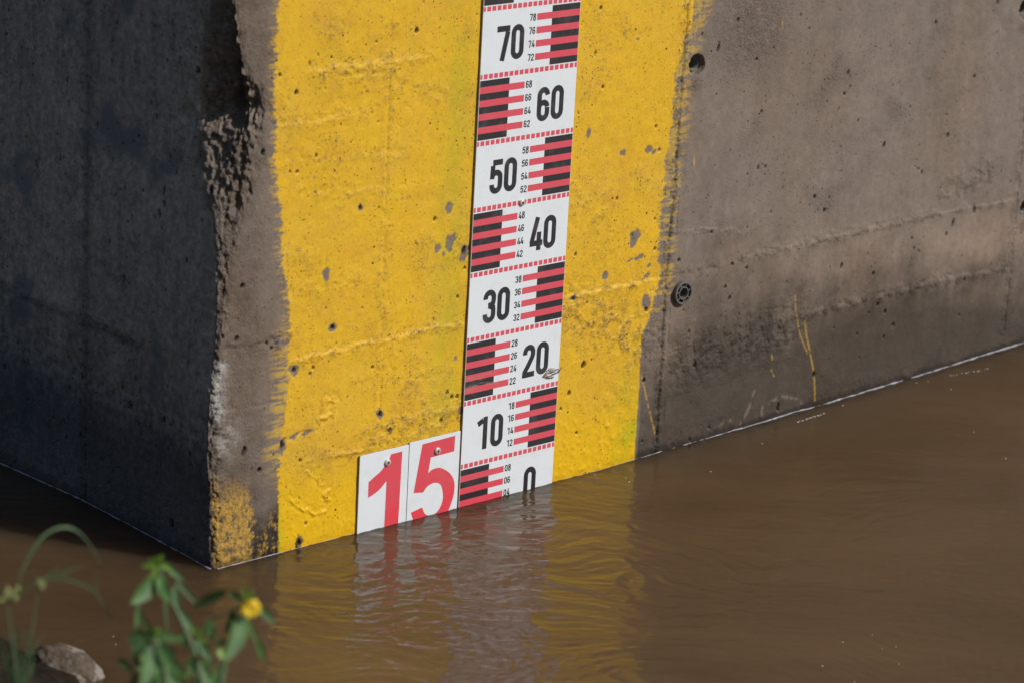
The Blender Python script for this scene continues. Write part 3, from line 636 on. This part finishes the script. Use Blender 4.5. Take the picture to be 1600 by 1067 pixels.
GW = .1925
staff = empty('gauge_staff', (0, FY, 0), 'tall white water level gauge board with red and black centimetre bars numbered 0 to 70', 'water gauge')
board('board', 0, GW, -.12, 1.0, staff)
E_ = .0008
for dcd in range(-1, 10):
    zb = dcd*.1; left_bars = dcd % 2 == 0
    if dcd >= 0:
        ds_ = []
        for k in range(20):
            xa = -.0028+k*.01; xb = xa+.0074; xa = max(xa, E_); xb = min(xb, GW-E_)
            if xb-xa > .001: ds_.append(rect(xa, xb, zb-.0036, zb+.0036))
        if dcd > 0: flat('dash_row', ds_, M_RED, FY-.00012, staff)
    if dcd < 0 or dcd > 8: continue
    if left_bars: bx0, bx1, rx0, rx1 = E_, .0580, E_, .0882
    else: bx0, bx1, rx0, rx1 = .1358, GW-E_, .1062, GW-E_
    blk_ = [rect(bx0, bx1, zb+.005+.02*k, zb+.015+.02*k) for k in range(5)]
    blk_[0] = rect(bx0, bx1, zb+.0052, zb+.015); blk_[-1] = rect(bx0, bx1, zb+.085, zb+.0945)
    flat('black_marks', blk_, M_BLACK, FY-.00010, staff)
    for k in range(4):
        flat('red_bar', [rect(rx0, rx1, zb+.015+.02*k, zb+.025+.02*k)], M_RED, FY-.00014, staff)
        lab = ('%02d' % (dcd*10+2+2*k)) if dcd else '0%d' % (2+2*k)
        if zb+.02*(k+1) > 0: number('small_number', lab, (.0908 if left_bars else .0914), zb+.0148+.02*k, .0056, .0108, .0010, .00178, M_BLACK, FY-.00018, staff)
    if dcd > 0: number('large_number', '%d' % (dcd*10), (.1155 if left_bars else .0290), zb+.0205, .0250, .0520, .0032, .0088, M_BLACK, FY-.00018, staff)
    else: number('large_number', '0', .1315, .0205, .0250, .0520, .003, .0088, M_BLACK, FY-.00018, staff)
x0, z0 = on_front(815, 317, FY); screw(x0, z0, staff, .0050, .8)

def catmull(P, closed, n=6):
    out = []; m = len(P)
    for k in range(m if closed else m-1):
        p0, p1, p2, p3 = (Vector(P[(k-1) % m]), Vector(P[k]), Vector(P[(k+1) % m]), Vector(P[(k+2) % m])) if closed else (Vector(P[max(k-1, 0)]), Vector(P[k]), Vector(P[k+1]), Vector(P[min(k+2, m-1)]))
        for j in range(n):
            t = j/n; out.append(tuple(.5*((2*p1)+(-p0+p2)*t+(2*p0-5*p1+4*p2-p3)*t*t+(-p0+3*p1-3*p2+p3)*t*t*t)))
    if not closed: out.append(tuple(P[-1]))
    return out
def fp(*q): return [on_front(a, b, FY) for a, b in q]
pl1 = empty('number_plate', (-.150, FY, 0), 'white plate with a large red 1, left of the pair at the waterline', 'number plate', 'white plates with red digits beside the gauge')
board('board', -.1975, -.1040, -.12, .1565, pl1)
one = fp((628.6, 704.4), (611.2, 708.9))+catmull(fp((611.2, 708.9), (607.5, 717), (601, 727.5), (594, 736.5), (585.9, 743.5), (575.8, 752.8)), False)[1:]+catmull(fp((574.9, 777), (583, 772), (593, 764), (603.9, 750.6)), False)
xl, zl = on_front(600.4, 822.8, FY); xr, zr = on_front(622, 817, FY)
one += [(xl-.0002, zl), (xl-.0006, -.05), (xr-.0002, -.05), (xr, zr)]
flat('red_digit', [one], M_REDL, FY-.00012, pl1); screw(*on_front(605, 721.5, FY), pl1, .0055, .6)
pl5 = empty('number_plate', (-.055, FY, 0), 'white plate with a large red 5, next to the tall gauge board', 'number plate', 'white plates with red digits beside the gauge')
board('board', -.1030, -.0032, -.12, .1590, pl5)
five = fp((711.3, 680), (660.1, 693.5), (646.1, 769.7), (661.3, 768.6))+catmull(fp((661.3, 768.6), (668, 759), (679.3, 753.4), (688.3, 756.7), (691.4, 767), (691.8, 779.3), (687.5, 792), (680.5, 801), (671, 804.5), (663.7, 801.7), (659.5, 791.9)), False)[1:]
five += catmull(fp((641.8, 800.3), (646, 812), (655, 823), (668, 825.5), (683, 819), (697, 804), (706, 782), (709.8, 766), (709.2, 750), (701.7, 737.6), (688.2, 730.3), (676, 732.5), (668.9, 738.7)), False)+fp((673.1, 714), (709.6, 704.4))
flat('red_digit', [five], M_REDL, FY-.00012, pl5); screw(*on_front(683, 703.5, FY), pl5, .0055, .1)

# scrap of dry grass and a blue strand caught on the gauge at 20
def tube(pts, r0, r1, n=6, flatness=1.):
    V_, F_ = [], []; m = len(pts); P = [Vector(p) for p in pts]
    ref = Vector((.3, -.8, .5)).normalized()
    for k in range(m):
        d = (P[min(k+1, m-1)]-P[max(k-1, 0)]).normalized(); a = d.cross(ref)
        a = (a if a.length > .05 else d.cross(Vector((1, 0, 0)))).normalized(); b = d.cross(a); rr = r0+(r1-r0)*k/(m-1)
        for j in range(n): t = 2*math.pi*j/n; V_.append(tuple(P[k]+a*math.cos(t)*rr+b*math.sin(t)*rr*flatness))
    for k in range(m-1):
        for j in range(n): F_.append((k*n+j, k*n+(j+1) % n, (k+1)*n+(j+1) % n, (k+1)*n+j))
    F_.append(tuple(range(n))[::-1]); F_.append(tuple((m-1)*n+j for j in range(n)))
    return V_, F_
class MB:
    def __init__(s): s.v, s.f = [], []
    def add(s, vf):
        b = len(s.v); s.v += vf[0]; s.f += [tuple(i+b for i in q) for q in vf[1]]
    def build(s, name, m, parent=None, sm=True): return new_mesh_obj(name, s.v, s.f, m, parent, sm)
rt = empty('grass_wisp', (0, 0, 0), 'small wisp of dry grass snagged on the gauge board at the 20 mark', 'debris')
def fpt(q, y): x_, z_ = on_front(q[0], q[1], y); return (x_, y, z_)
mb = MB()
for k in range(10):
    a = (849+random.uniform(-1.5, 3), 588+random.uniform(-2, 1.5)); b = (860+random.uniform(-4, 8), 577+random.uniform(-3, 4))
    c = (b[0]+random.uniform(-2, 8), b[1]+random.uniform(-1, 6)); yy = FY-.0012-random.random()*.004
    mb.add(tube([Vector(p) for p in catmull([fpt(a, FY-.001), fpt(((a[0]+b[0])/2, (a[1]+b[1])/2+random.uniform(-1.5, 1.5)), yy), fpt(b, yy-.001), fpt(c, FY-.001)], False, 4)], .0005, .0002, 5))
for k in range(8):
    a = (855+random.uniform(-6, 2), 587+random.uniform(-1, 2)); mb.add(tube([fpt(a, FY-.0015), fpt((a[0]+5, a[1]+1.5*random.uniform(-1, 1)), FY-.004), fpt((a[0]+11, a[1]+random.uniform(-1, 3)), FY-.001)], .0007, .0003, 5))
mb.build('dry_stalks', mat_simple('dry_grass', (.42, .37, .27), .8, var=.5, sc=500), rt)
mb = MB()
for a, b, c in (((860, 583), (867, 578), (873, 576)), ((862, 585), (868, 583), (873, 581))):
    mb.add(tube([fpt(a, FY-.002), fpt(b, FY-.0035), fpt(c, FY-.001)], .0007, .0006, 6))
mb.build('blue_strand', mat_simple('blue_thread', (.07, .10, .22), .6), rt)
mb = MB(); mb.add(tube([fpt((872, 582), FY-.001), fpt((875, 577), FY-.003), fpt((878, 573), FY-.001)], .0009, .0005, 6)); mb.build('dark_twig', mat_simple('dark_twig', (.05, .035, .02), .8), rt)

# ---------------------------------------------------------------- river
def wlevel(x, y):
    f = np.interp(x, [-.45, .30, .41, .66, .925, 1.35, 1.8, 3.0], [.0348, .0350, .0385, .0450, .0520, .0685, .075, .075])
    g = np.interp(y, [0, .34, .56, 1.0], [0, .001, -.009, -.012])*(x < XC+.02)
    return f+g
M_WATER = mat_water()
xs = np.array([-150, -60, -25, -12, -6, -3.5, -2.6, -2.1, -1.8]+lin(-1.6, 1.75, .0045)+[1.8, 2.0, 2.4, 3.2, 5, 10, 25, 60, 150.])
ys = np.array([-150, -60, -25, -12, -6, -3.5, -2.4, -1.8, -1.5, -1.3]+lin(-1.10, .03, .0036)+lin(.04, .75, .006)+[.8, 1.0, 1.4, 2.2, 4, 8, 20, 60, 150.])
WX, WY = np.meshgrid(xs, ys, indexing='ij'); nx, ny = WX.shape; wx = WX.ravel(); wy = WY.ravel()
a_ = wx*RH[0]+wy*RH[1]; b_ = wx*FH[0]+wy*FH[1]           # along / across the view: crests lie roughly along a_
swx = fbm(wx, wy, .55, 3, 101)*.22; swy = fbm(wx, wy, .55, 3, 102)*.22
act = .75+1.6*np.exp(-(((wx+.08)/.34)**2+((wy+.34)/.30)**2))+.35*np.exp(-(((wx+.35)/.2)**2+((wy+.45)/.2)**2))
act *= 1-.15*smooth(.22, .6, wx)
pa = a_+swx*1.0; pb = b_+swy
h1 = fbm(pa, pb*2.6, .14, 3, 103, .5)*.0013*act
h2 = fbm(pa, pb*2.4, .045, 3, 104, .55)*.0013*act
h3 = fbm(pa*.8, pb*3.0, .020, 2, 105, .5)*.00048*(.3+act)
eddy = 0
for ex, ey, er, ea in (*( (float(on_water(px, py)[0]), float(on_water(px, py)[1]), r_, a_2) for px, py, r_, a_2 in ((700, 930, .16, 1.), (1010, 960, .10, .8), (480, 960, .12, .6), (820, 990, .10, .7), (1380, 880, .10, .5))),):
    rr = np.hypot(wx-ex, (wy-ey)); ph = np.arctan2(wy-ey, wx-ex)
    eddy = eddy+ea*np.sin(rr/.011+ph*1.5+4*fbm(wx, wy, .12, 2, 106))*np.exp(-((rr-er*.6)/(er*.5))**2)*smooth(-.3, .5, fbm(wx, wy, .1, 2, 107))
h = h1+h2+h3+eddy*.00050
# small wavelets right where the current meets the wall
dw = np.where(wx > XC, np.abs(wy), np.hypot(wx-XC, np.maximum(0, -wy)))
wz = wlevel(wx, wy)+h*np.where((np.abs(wx) < 6) & (np.abs(wy) < 6), 1, 0)
idx = np.arange(nx*ny).reshape(nx, ny); q = np.stack([idx[:-1, :-1], idx[1:, :-1], idx[1:, 1:], idx[:-1, 1:]], -1).reshape(-1, 4)
water = new_mesh_obj('river_water', np.stack([wx, wy, wz], 1), q, M_WATER, None, True, quads=True)
set_float(water.data, 'chop', np.clip(.55+act*.5, 0, 1.6))
tag(water, 'muddy brown river water flowing past the pier', 'river', kind='structure')

# meniscus with some foam along the waterline; its sky highlight is painted as pale colour
M_MENISCUS = mat_simple('meniscus_highlight', (.40, .39, .43), .35, var=.25, sc=220, bump=.5, bd=.0008)
def waterline(pts3, width, name):
    V_, F_ = [], []; n = 5; m = len(pts3)
    for k, (p, out, wd) in enumerate(pts3):
        for j in range(n):
            t = j/(n-1)*math.pi/2
            V_.append((p[0]+out[0]*wd*math.sin(t), p[1]+out[1]*wd*math.sin(t), p[2]+wd*.55*math.cos(t)))
    for k in range(m-1):
        for j in range(n-1): F_.append((k*n+j, k*n+j+1, (k+1)*n+j+1, (k+1)*n+j))
    return V_, F_
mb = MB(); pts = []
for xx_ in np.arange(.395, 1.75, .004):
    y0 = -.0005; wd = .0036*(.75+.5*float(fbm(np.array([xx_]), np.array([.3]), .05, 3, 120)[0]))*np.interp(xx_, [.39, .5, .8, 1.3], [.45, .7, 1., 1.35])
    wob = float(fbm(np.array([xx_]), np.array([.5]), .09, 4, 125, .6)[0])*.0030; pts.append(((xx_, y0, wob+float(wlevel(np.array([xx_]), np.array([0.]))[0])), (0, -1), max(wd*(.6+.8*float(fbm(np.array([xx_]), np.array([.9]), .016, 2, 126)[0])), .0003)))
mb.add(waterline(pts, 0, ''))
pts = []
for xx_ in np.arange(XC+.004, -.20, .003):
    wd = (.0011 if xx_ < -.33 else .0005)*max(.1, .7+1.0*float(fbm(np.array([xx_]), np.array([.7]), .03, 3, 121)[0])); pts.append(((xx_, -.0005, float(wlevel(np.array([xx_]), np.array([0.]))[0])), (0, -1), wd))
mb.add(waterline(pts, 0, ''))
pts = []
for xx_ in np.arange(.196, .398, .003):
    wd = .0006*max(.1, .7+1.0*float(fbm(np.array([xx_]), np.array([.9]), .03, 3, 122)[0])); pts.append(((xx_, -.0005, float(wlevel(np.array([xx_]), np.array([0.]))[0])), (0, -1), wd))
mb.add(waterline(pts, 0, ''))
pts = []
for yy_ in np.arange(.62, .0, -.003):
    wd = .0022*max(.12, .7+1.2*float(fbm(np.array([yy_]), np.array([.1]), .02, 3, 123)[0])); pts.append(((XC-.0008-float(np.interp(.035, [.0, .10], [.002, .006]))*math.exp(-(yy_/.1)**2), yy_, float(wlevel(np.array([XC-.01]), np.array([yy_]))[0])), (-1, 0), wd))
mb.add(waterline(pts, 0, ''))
fo = mb.build('meniscus_line', M_MENISCUS); tag(fo, 'thin grey line along the waterline of the pier, meniscus and foam with the sky highlight as pale colour', 'foam', kind='stuff')
# drifting specks and short foam streaks
mb = MB()
def speck(px, py, L, W_, ang=0.):
    c = on_water(px, py); zc = float(wlevel(np.array([c[0]]), np.array([c[1]]))[0]); n = 10; V_ = []
    for dz_, sc in ((-.0008, 1), (.0009, .6)):
        for k in range(n):
            t = 2*math.pi*k/n; a = math.cos(t)*L*sc*random.uniform(.75, 1.1); b = math.sin(t)*W_*sc
            dx = RH*(a*math.cos(ang)-b*math.sin(ang))+FH*(a*math.sin(ang)+b*math.cos(ang)); V_.append((c[0]+dx[0], c[1]+dx[1], zc+dz_))
    F_ = [(k, (k+1) % n, n+(k+1) % n, n+k) for k in range(n)]+[tuple(range(n, 2*n))]; mb.add((V_, F_))
for k in range(15): speck(1246+k*3.0+random.uniform(-1, 1), 669-k*.85+random.uniform(-.6, .6), random.uniform(.001, .0024), .0010, .5)
for k in range(11): speck(1482+k*6+random.uniform(-2, 2), 607-k*.8+random.uniform(-.7, .7), random.uniform(.001, .0022), .0009, .3)
for px, py in ((1316, 646), (1365, 625), (1430, 616), (1448, 615), (1456, 600), (1484, 627), (1378, 1034-20), (1405, 1037), (1317, 1003), (1285, 1040), (1335, 1065), (1400, 1010), (978, 747), (983, 752), (1363, 992), (177, 994), (181, 1006), (320, 936), (1110, 740), (1190, 700), (700, 905), (1520, 690), (1570, 730)):
    speck(px, py, random.uniform(.0008, .0018), .0009, random.uniform(-.5, .5))
sp_ = mb.build('foam_flecks', mat_simple('pale_foam', (.55, .52, .50), .6)); tag(sp_, 'tiny pale flecks and broken streaks of foam drifting on the brown water', 'foam', kind='stuff')

# ---------------------------------------------------------------- near bank, stone, plants
def edge_b(a): return np.interp(a, [-6, -1.2, -.654, -.53, -.50, -.30, .3, 6], [4.6, 4.1, 3.64, 3.545, 3.40, 3.14, 2.9, 2.2])
ga = np.array([-40, -20, -10, -6, -4, -2.5]+lin(-1.8, 1.6, .016)+[2, 3, 5, 10, 20, 40.]); gb = np.array([-40, -20, -8, -4, -2, -.5, .5]+lin(1.0, 4.2, .016)+[4.4, 5, 7])
GA, GB = np.meshgrid(ga, gb, indexing='ij'); na, nb = GA.shape; GA = GA.ravel(); GB = GB.ravel()
dd_ = edge_b(GA)-GB
bz = WZ+np.interp(dd_, [-3, -.3, 0, .05, .8, 1.6, 3, 40], [-1.2, -.25, -.012, .018, .24, .42, .50, .6])+(fbm(GA, GB, .30, 4, 131)*.05+fbm(GA, GB, .05, 3, 132)*.010)*smooth(-.1, .12, dd_)*1.0
bz = np.where(dd_ < .3, np.minimum(bz, WZ+np.maximum(dd_, -.01)*.5+.016+.01*fbm(GA, GB, .05, 3, 133)), bz)
bp = CAM[None]*np.array([1, 1, 0])+GA[:, None]*RH[None]+GB[:, None]*FH[None]; bp[:, 2] = bz
idx = np.arange(na*nb).reshape(na, nb); q = np.stack([idx[:-1, :-1], idx[1:, :-1], idx[1:, 1:], idx[:-1, 1:]], -1).reshape(-1, 4)
_ms = mat_simple('wet_soil', (.026, .020, .014), .9, var=.6, sc=45, bump=1., bd=.01); _ms.node_tree.nodes['Principled BSDF'].inputs['Specular IOR Level'].default_value = .08
bank = new_mesh_obj('river_bank', bp, q, _ms, None, True, quads=True)
tag(bank, 'dark muddy near bank of the river', 'bank', kind='structure')
def rock():
    import bmesh
    bm = bmesh.new(); bmesh.ops.create_icosphere(bm, subdivisions=5, radius=1)
    V_ = np.array([v.co[:] for v in bm.verts]); 
    r_ = 1+.22*fbm(V_[:, 0]+V_[:, 2]*.7+3, V_[:, 1]+V_[:, 2]*.4, .9, 4, 141)+.10*fbm(V_[:, 0]*1.3+5, V_[:, 2]*1.3+V_[:, 1], .35, 4, 142)
    V_ = V_*r_[:, None]
    for v, c in zip(bm.verts, V_): v.co = c
    me = bpy.data.meshes.new('bank_stone'); bm.to_mesh(me); bm.free(); me.polygons.foreach_set('use_smooth', np.ones(len(me.polygons), dtype=bool))
    k = N('lichen_stone'); P = k.coord(); n1 = k.noise(38, 6, .65, P); n2 = k.noise(150, 5, .7, P)
    c = k.mix(k.mapr(n2, .35, .65), (.075, .052, .034), (.14, .105, .072)); c = k.mix(k.mapr(n1, .50, .58), c, (.27, .235, .205)); c = k.mix(k.mapr(n2, .62, .70), c, (.03, .025, .02))
    k.l(c, k.b.inputs['Base Color']); k.b.inputs['Roughness'].default_value = .7; k.l(k.bump(n2, .8, .004), k.b.inputs['Normal'])
    me.materials.append(k.m); o = bpy.data.objects.new('bank_stone', me); COL.objects.link(o); return o
ro = rock(); c = on_water(107, 1052); ro.location = (c[0], c[1], WZ+.008)
ro.scale = (.046, .032, .024); ro.rotation_euler = (.1, .35, -YAW-.15)
tag(ro, 'brown stone with a pale patch at the water edge, bottom left', 'stone')

def leaf(pts, width, curl=.25, seg=10, fold=.35):     # blade along a midrib polyline, folded along the middle
    P = [Vector(p) for p in catmull([tuple(p) for p in pts], False, max(2, seg//(len(pts)-1)))]; m = len(P); V_, F_ = [], []
    view = Vector(_f)
    for k in range(m):
        t = k/(m-1); d = (P[min(k+1, m-1)]-P[max(k-1, 0)]).normalized(); side = d.cross(view).normalized(); up = side.cross(d).normalized()
        side = (side+up*curl).normalized(); nrm = d.cross(side).normalized()
        wd = width/2*(math.sin(math.pi*min(1, (t*.94+.03))**.8)**.85)
        V_ += [tuple(P[k]-side*wd+nrm*wd*fold), tuple(P[k]-side*wd*.5+nrm*wd*fold*.4), tuple(P[k]), tuple(P[k]+side*wd*.5+nrm*wd*fold*.4), tuple(P[k]+side*wd+nrm*wd*fold)]
    for k in range(m-1):
        for j in range(4): F_.append((k*5+j, k*5+j+1, (k+1)*5+j+1, (k+1)*5+j))
    return V_, F_
M_LEAF = mat_simple('herb_leaf', (.062, .140, .034), .6, var=.65, sc=28, trans=.15); M_LEAFY = mat_simple('young_leaf', (.14, .27, .025), .55, var=.25, sc=60, trans=.15)
M_STEM = mat_simple('herb_stem', (.10, .15, .06), .5, var=.2, sc=80); M_GRASS = mat_simple('sedge_blade', (.065, .115, .04), .55, var=.25, sc=60, trans=.1)
M_SEED = mat_simple('sedge_seed', (.26, .29, .10), .6, var=.3, sc=400); M_PETAL = mat_simple('yellow_petal', (.90, .62, .012), .5, var=.12, sc=200, trans=.2)
PXM = lambda d: d/FPX
def lf(mb_, a, b, wpx, d, bend=0., dd=.0, curl=.25):
    mid = ((a[0]+b[0])/2+bend*(b[1]-a[1])*.2, (a[1]+b[1])/2-abs(b[0]-a[0])*.10-bend*(b[0]-a[0])*.2)
    mb_.add(leaf([at(*a, d), at(*mid, d+dd*.5), at(*b, d+dd)], wpx*.95*PXM(d), curl))
def stem_(mb_, pts, d, w0, w1, dd=0.):
    P = [tuple(at(p[0], p[1], d+dd*k/(len(pts)-1))) for k, p in enumerate(pts)]
    P = catmull(P, False, 6); mb_.add(tube(P, w0*PXM(d)/2, w1*PXM(d)/2, 7))
def root_down(mb_, px, py, d, wpx, lean=(0, 0)):      # stem from just under the frame down into the bank
    p = at(px, py, d); rel = np.array(p)-CAM; b = rel@FH; a = rel@RH
    zb = WZ+np.interp(edge_b(a)-b, [-3, -.3, 0, .05, .8, 1.6, 3, 40], [-1.2, -.25, -.012, .018, .24, .42, .50, .6])-.03
    zb = min(zb, p.z-.02)
    mb_.add(tube([tuple(p), tuple(p+Vector((.004, -.003, (zb-p.z)*.5))), (p.x+.006, p.y-.006, zb)], wpx*PXM(d)/2, wpx*PXM(d)/2*1.2, 7)); return Vector((p.x, p.y, zb))
def plant(name, label, cat, pieces, group=None):
    e = empty(name, pieces.pop('base'), label, cat, group)
    for nm, (mb_, m) in pieces.items():
        if mb_.v: child(mb_.build(nm, m), e)
    return e
# flowering stem
d = 2.86; st, lv, yl, fl = MB(), MB(), MB(), MB()
stem_(st, [(391, 955), (376, 985), (360, 1015), (350, 1040), (345, 1070), (342, 1095)], d, 5, 10); base = root_down(st, 342, 1095, d, 10)
stem_(st, [(383, 946), (350, 958), (332, 966), (318, 985)], d, 4, 4, .02)
lf(lv, (378, 938), (358, 922), 14, d, .2); lf(lv, (404, 944), (430, 974), 14, d, -.4, .01); lf(lv, (378, 960), (352, 1032), 32, d, .3, -.02, .5)
lf(lv, (389, 968), (404, 1010), 8, d, -.1, .01); lf(lv, (402, 1000), (412, 1032), 13, d, 0, .01); lf(lv, (354, 922), (300, 948), 17, d, .35, .02)
lf(lv, (372, 985), (350, 1010), 16, d, .2); lf(lv, (352, 1035), (330, 1075), 18, d, .2); lf(lv, (366, 950), (352, 990), 12, d, .2, .02)
lf(yl, (386, 938), (383, 915), 9, d); lf(yl, (392, 938), (396, 921), 7, d)
c = at(392, 950, d-.012); nrm = -Vector(_f)*.75+Vector((0, 0, .65)); nrm.normalize(); t1 = nrm.cross(Vector((0, 0, 1))).normalized(); t2 = nrm.cross(t1)
for k in range(9):
    a = 2*math.pi*k/9; dr = t1*math.cos(a)+t2*math.sin(a); L = random.uniform(.0092, .0108)
    fl.add(leaf([c+dr*.0015, c+dr*L*.55+nrm*.0016, c+dr*L-nrm*.0010*random.random()], .0062, .1, 8, .15))
v_, f_ = [], []
for i_ in range(5):
    th = i_/4*math.pi/2
    for j in range(12): a = 2*math.pi*j/12; v_.append(tuple(c+(t1*math.cos(a)+t2*math.sin(a))*.0036*math.cos(th)+nrm*(.0010+.0026*math.sin(th))))
for i_ in range(4):
    for j in range(12): f_.append((i_*12+j, i_*12+(j+1) % 12, (i_+1)*12+(j+1) % 12, (i_+1)*12+j))
disc = MB(); disc.add((v_, f_))
pf = plant('flowering_herb', 'green herb with a single yellow flower at the foreground bank', 'plant', {'base': base, 'stem': (st, M_STEM), 'leaves': (lv, M_LEAF), 'young_leaves': (yl, M_LEAFY)})
fo_ = child(fl.build('flower', M_PETAL), pf); dk_ = disc.build('flower_disc', mat_simple('flower_disc', (.55, .32, .02), .7, var=.3, sc=900), fo_); 
# tall leafy sprig
d = 2.92; st, lv, yl = MB(), MB(), MB()
stem_(st, [(249, 885), (258, 915), (274, 950), (290, 985), (302, 1015), (312, 1050), (322, 1095)], d, 5, 10); base = root_down(st, 322, 1095, d, 10)
for a, b, w_ in (((247, 884), (221, 884), 9), ((248, 882), (232, 872), 8), ((249, 882), (255, 866), 9), ((247, 886), (240, 899), 9), ((250, 884), (268, 890), 9), ((248, 880), (243, 868), 8), ((240, 895), (229, 912), 9)): lf(yl, a, b, w_, d, .2)
lf(lv, (240, 905), (204, 942), 30, d, .4, -.02, .5); lf(lv, (250, 898), (268, 942), 20, d, -.4, -.02, .3); lf(lv, (262, 886), (288, 908), 12, d, -.2); lf(lv, (275, 908), (308, 944), 10, d, -.1)
lf(lv, (272, 915), (278, 960), 13, d, .1); lf(lv, (278, 950), (303, 988), 13, d, 0); lf(lv, (258, 936), (262, 985), 5, d); lf(lv, (217, 945), (213, 982), 9, d)
lf(lv, (262, 912), (247, 930), 12, d, .2)
for a, b, w_ in (((310, 992), (306, 978), 9), ((311, 994), (320, 982), 8)): lf(yl, a, b, w_, d)
lf(lv, (312, 1000), (331, 1032), 15, d, -.3); lf(lv, (326, 966), (329, 1003), 15, d, .3, .01); lf(lv, (310, 998), (306, 1028), 17, d, .3); lf(lv, (300, 990), (272, 1000), 14, d, .3); lf(lv, (316, 985), (338, 972), 10, d); lf(lv, (306, 1030), (292, 1060), 14, d); lf(lv, (318, 1045), (335, 1075), 14, d)
for k in range(34):
    px = random.uniform(196, 345); py = random.uniform(1000, 1075); a = random.uniform(-2.6, -.3) if random.random() < .4 else random.uniform(.2, 2.9); L = random.uniform(16, 34)
    lf(lv if random.random() < .7 else yl, (px, py), (px+math.cos(a)*L, py+math.sin(a)*L), random.uniform(7, 15), d+random.uniform(.01, .06), random.uniform(-.3, .3))
for a, b in (((225, 1010), (232, 1095)), ((300, 1030), (306, 1095)), ((330, 1020), (325, 1095)), ((205, 1040), (222, 1095))): stem_(st, [a, ((a[0]+b[0])/2+3, (a[1]+b[1])/2), b], d+.03, 3, 5)
plant('leafy_herb', 'tall leafy green sprig left of the yellow flower with bright young tip leaves', 'plant', {'base': base, 'stem': (st, M_STEM), 'leaves': (lv, M_LEAF), 'young_leaves': (yl, M_LEAFY)})
# low sprig
d = 2.80; st, lv, yl = MB(), MB(), MB()
stem_(st, [(241, 995), (250, 1020), (258, 1050), (262, 1095)], d, 6, 10); base = root_down(st, 262, 1095, d, 10)
for a, b, w_ in (((241, 994), (238, 978), 10), ((242, 995), (250, 981), 10), ((240, 996), (228, 988), 9), ((243, 997), (256, 1005), 10), ((241, 996), (246, 1012), 10)): lf(yl, a, b, w_, d, .2)
lf(lv, (238, 991), (218, 958), 10, d, .1); lf(lv, (236, 992), (196, 998), 18, d, .3); lf(lv, (224, 1002), (205, 1028), 17, d, .4); lf(lv, (238, 1008), (222, 1072), 34, d, .2, -.02, .6)
lf(lv, (250, 1005), (284, 1056), 24, d, -.4, -.02); lf(lv, (248, 992), (278, 1000), 18, d, -.3); lf(lv, (230, 996), (208, 984), 13, d, .1); lf(lv, (256, 1040), (236, 1080), 20, d); lf(lv, (262, 1050), (290, 1085), 20, d, -.2); lf(lv, (215, 1050), (200, 1085), 12, d)
plant('low_leafy_herb', 'low leafy sprig with broad drooping dark leaves at the bottom edge', 'plant', {'base': base, 'stem': (st, M_STEM), 'leaves': (lv, M_LEAF), 'young_leaves': (yl, M_LEAFY)})
# sedge
d = 2.95; st, bl, sd_ = MB(), MB(), MB()
stem_(st, [(11, 938), (16, 975), (22, 1020), (25, 1067), (26, 1095)], d, 2.5, 4); base = root_down(st, 26, 1095, d, 6)
stem_(st, [(62, 908), (55, 950), (50, 985), (44, 1020), (32, 1067), (28, 1095)], d, 2, 3)
stem_(st, [(12, 936), (35, 922), (62, 908)], d, 2, 2)
def blade(pts, wpx, dd=0.):
    bl.add(leaf([at(p[0], p[1], d+dd*k/(len(pts)-1)) for k, p in enumerate(pts)], wpx*.80*PXM(d), .2, 26, .25))
blade([(24, 925), (35, 893), (50, 863), (72, 834), (98, 823), (118, 827), (138, 846), (159, 882)], 6.5, .03)
blade([(14, 938), (40, 920), (62, 908), (93, 902), (125, 911), (148, 923), (163, 946), (179, 974)], 5.5, -.02)
blade([(60, 908), (78, 898), (95, 885)], 4); blade([(80, 905), (105, 892), (133, 883)], 4); blade([(60, 908), (54, 896), (49, 884)], 3); blade([(150, 922), (151, 906), (148, 892)], 2.5)
blade([(28, 1095), (40, 1067), (52, 1040), (47, 1012), (35, 975)], 7); blade([(26, 1090), (22, 1060), (10, 1035), (-8, 1008)], 6); blade([(24, 1080), (16, 1045), (6, 1010), (-4, 985)], 5)
blade([(27, 1090), (22, 1040), (32, 985)], 4); blade([(30, 1067), (48, 1018), (74, 985)], 4); blade([(34, 1090), (38, 1055), (44, 1020)], 5); blade([(12, 936), (-5, 920), (-20, 918)], 4)
for k in range(12):
    x_ = random.uniform(0, 62); y_ = random.uniform(975, 1040); blade([(random.uniform(15, 40), 1095), ((x_+28)/2+random.uniform(-4, 4), (y_+1095)/2), (x_, y_)], random.uniform(2.5, 4.5), random.uniform(-.04, .04)); blade([(20, 1010), (28, 985), (17, 965)], 2.5)
def seedball(px, py, r_):
    c = at(px, py, d-.005); n = 8; v_ = []; f_ = []
    for i_ in range(n-1):
        th = math.pi*(i_+.5)/(n-1)-math.pi/2
        for j in range(n): a = 2*math.pi*j/n; rr = r_*random.uniform(.8, 1.2); v_.append((c.x+rr*math.cos(th)*math.cos(a), c.y+rr*math.cos(th)*math.sin(a), c.z+rr*1.15*math.sin(th)))
    for i_ in range(n-2):
        for j in range(n): f_.append((i_*n+j, i_*n+(j+1) % n, (i_+1)*n+(j+1) % n, (i_+1)*n+j))
    sd_.add((v_, f_))
for px, py in ((12, 920), (27, 919), (13, 931), (24, 935), (2, 937), (8, 926), (20, 926), (62, 907), (68, 911), (65, 918), (60, 911)): seedball(px, py, .0022 if px > 40 else .0026)
plant('sedge_plant', 'slender sedge with arching blades and small green seed heads, left edge', 'plant', {'base': base, 'stem': (st, M_GRASS), 'blades': (bl, M_GRASS), 'seed_heads': (sd_, M_SEED)})
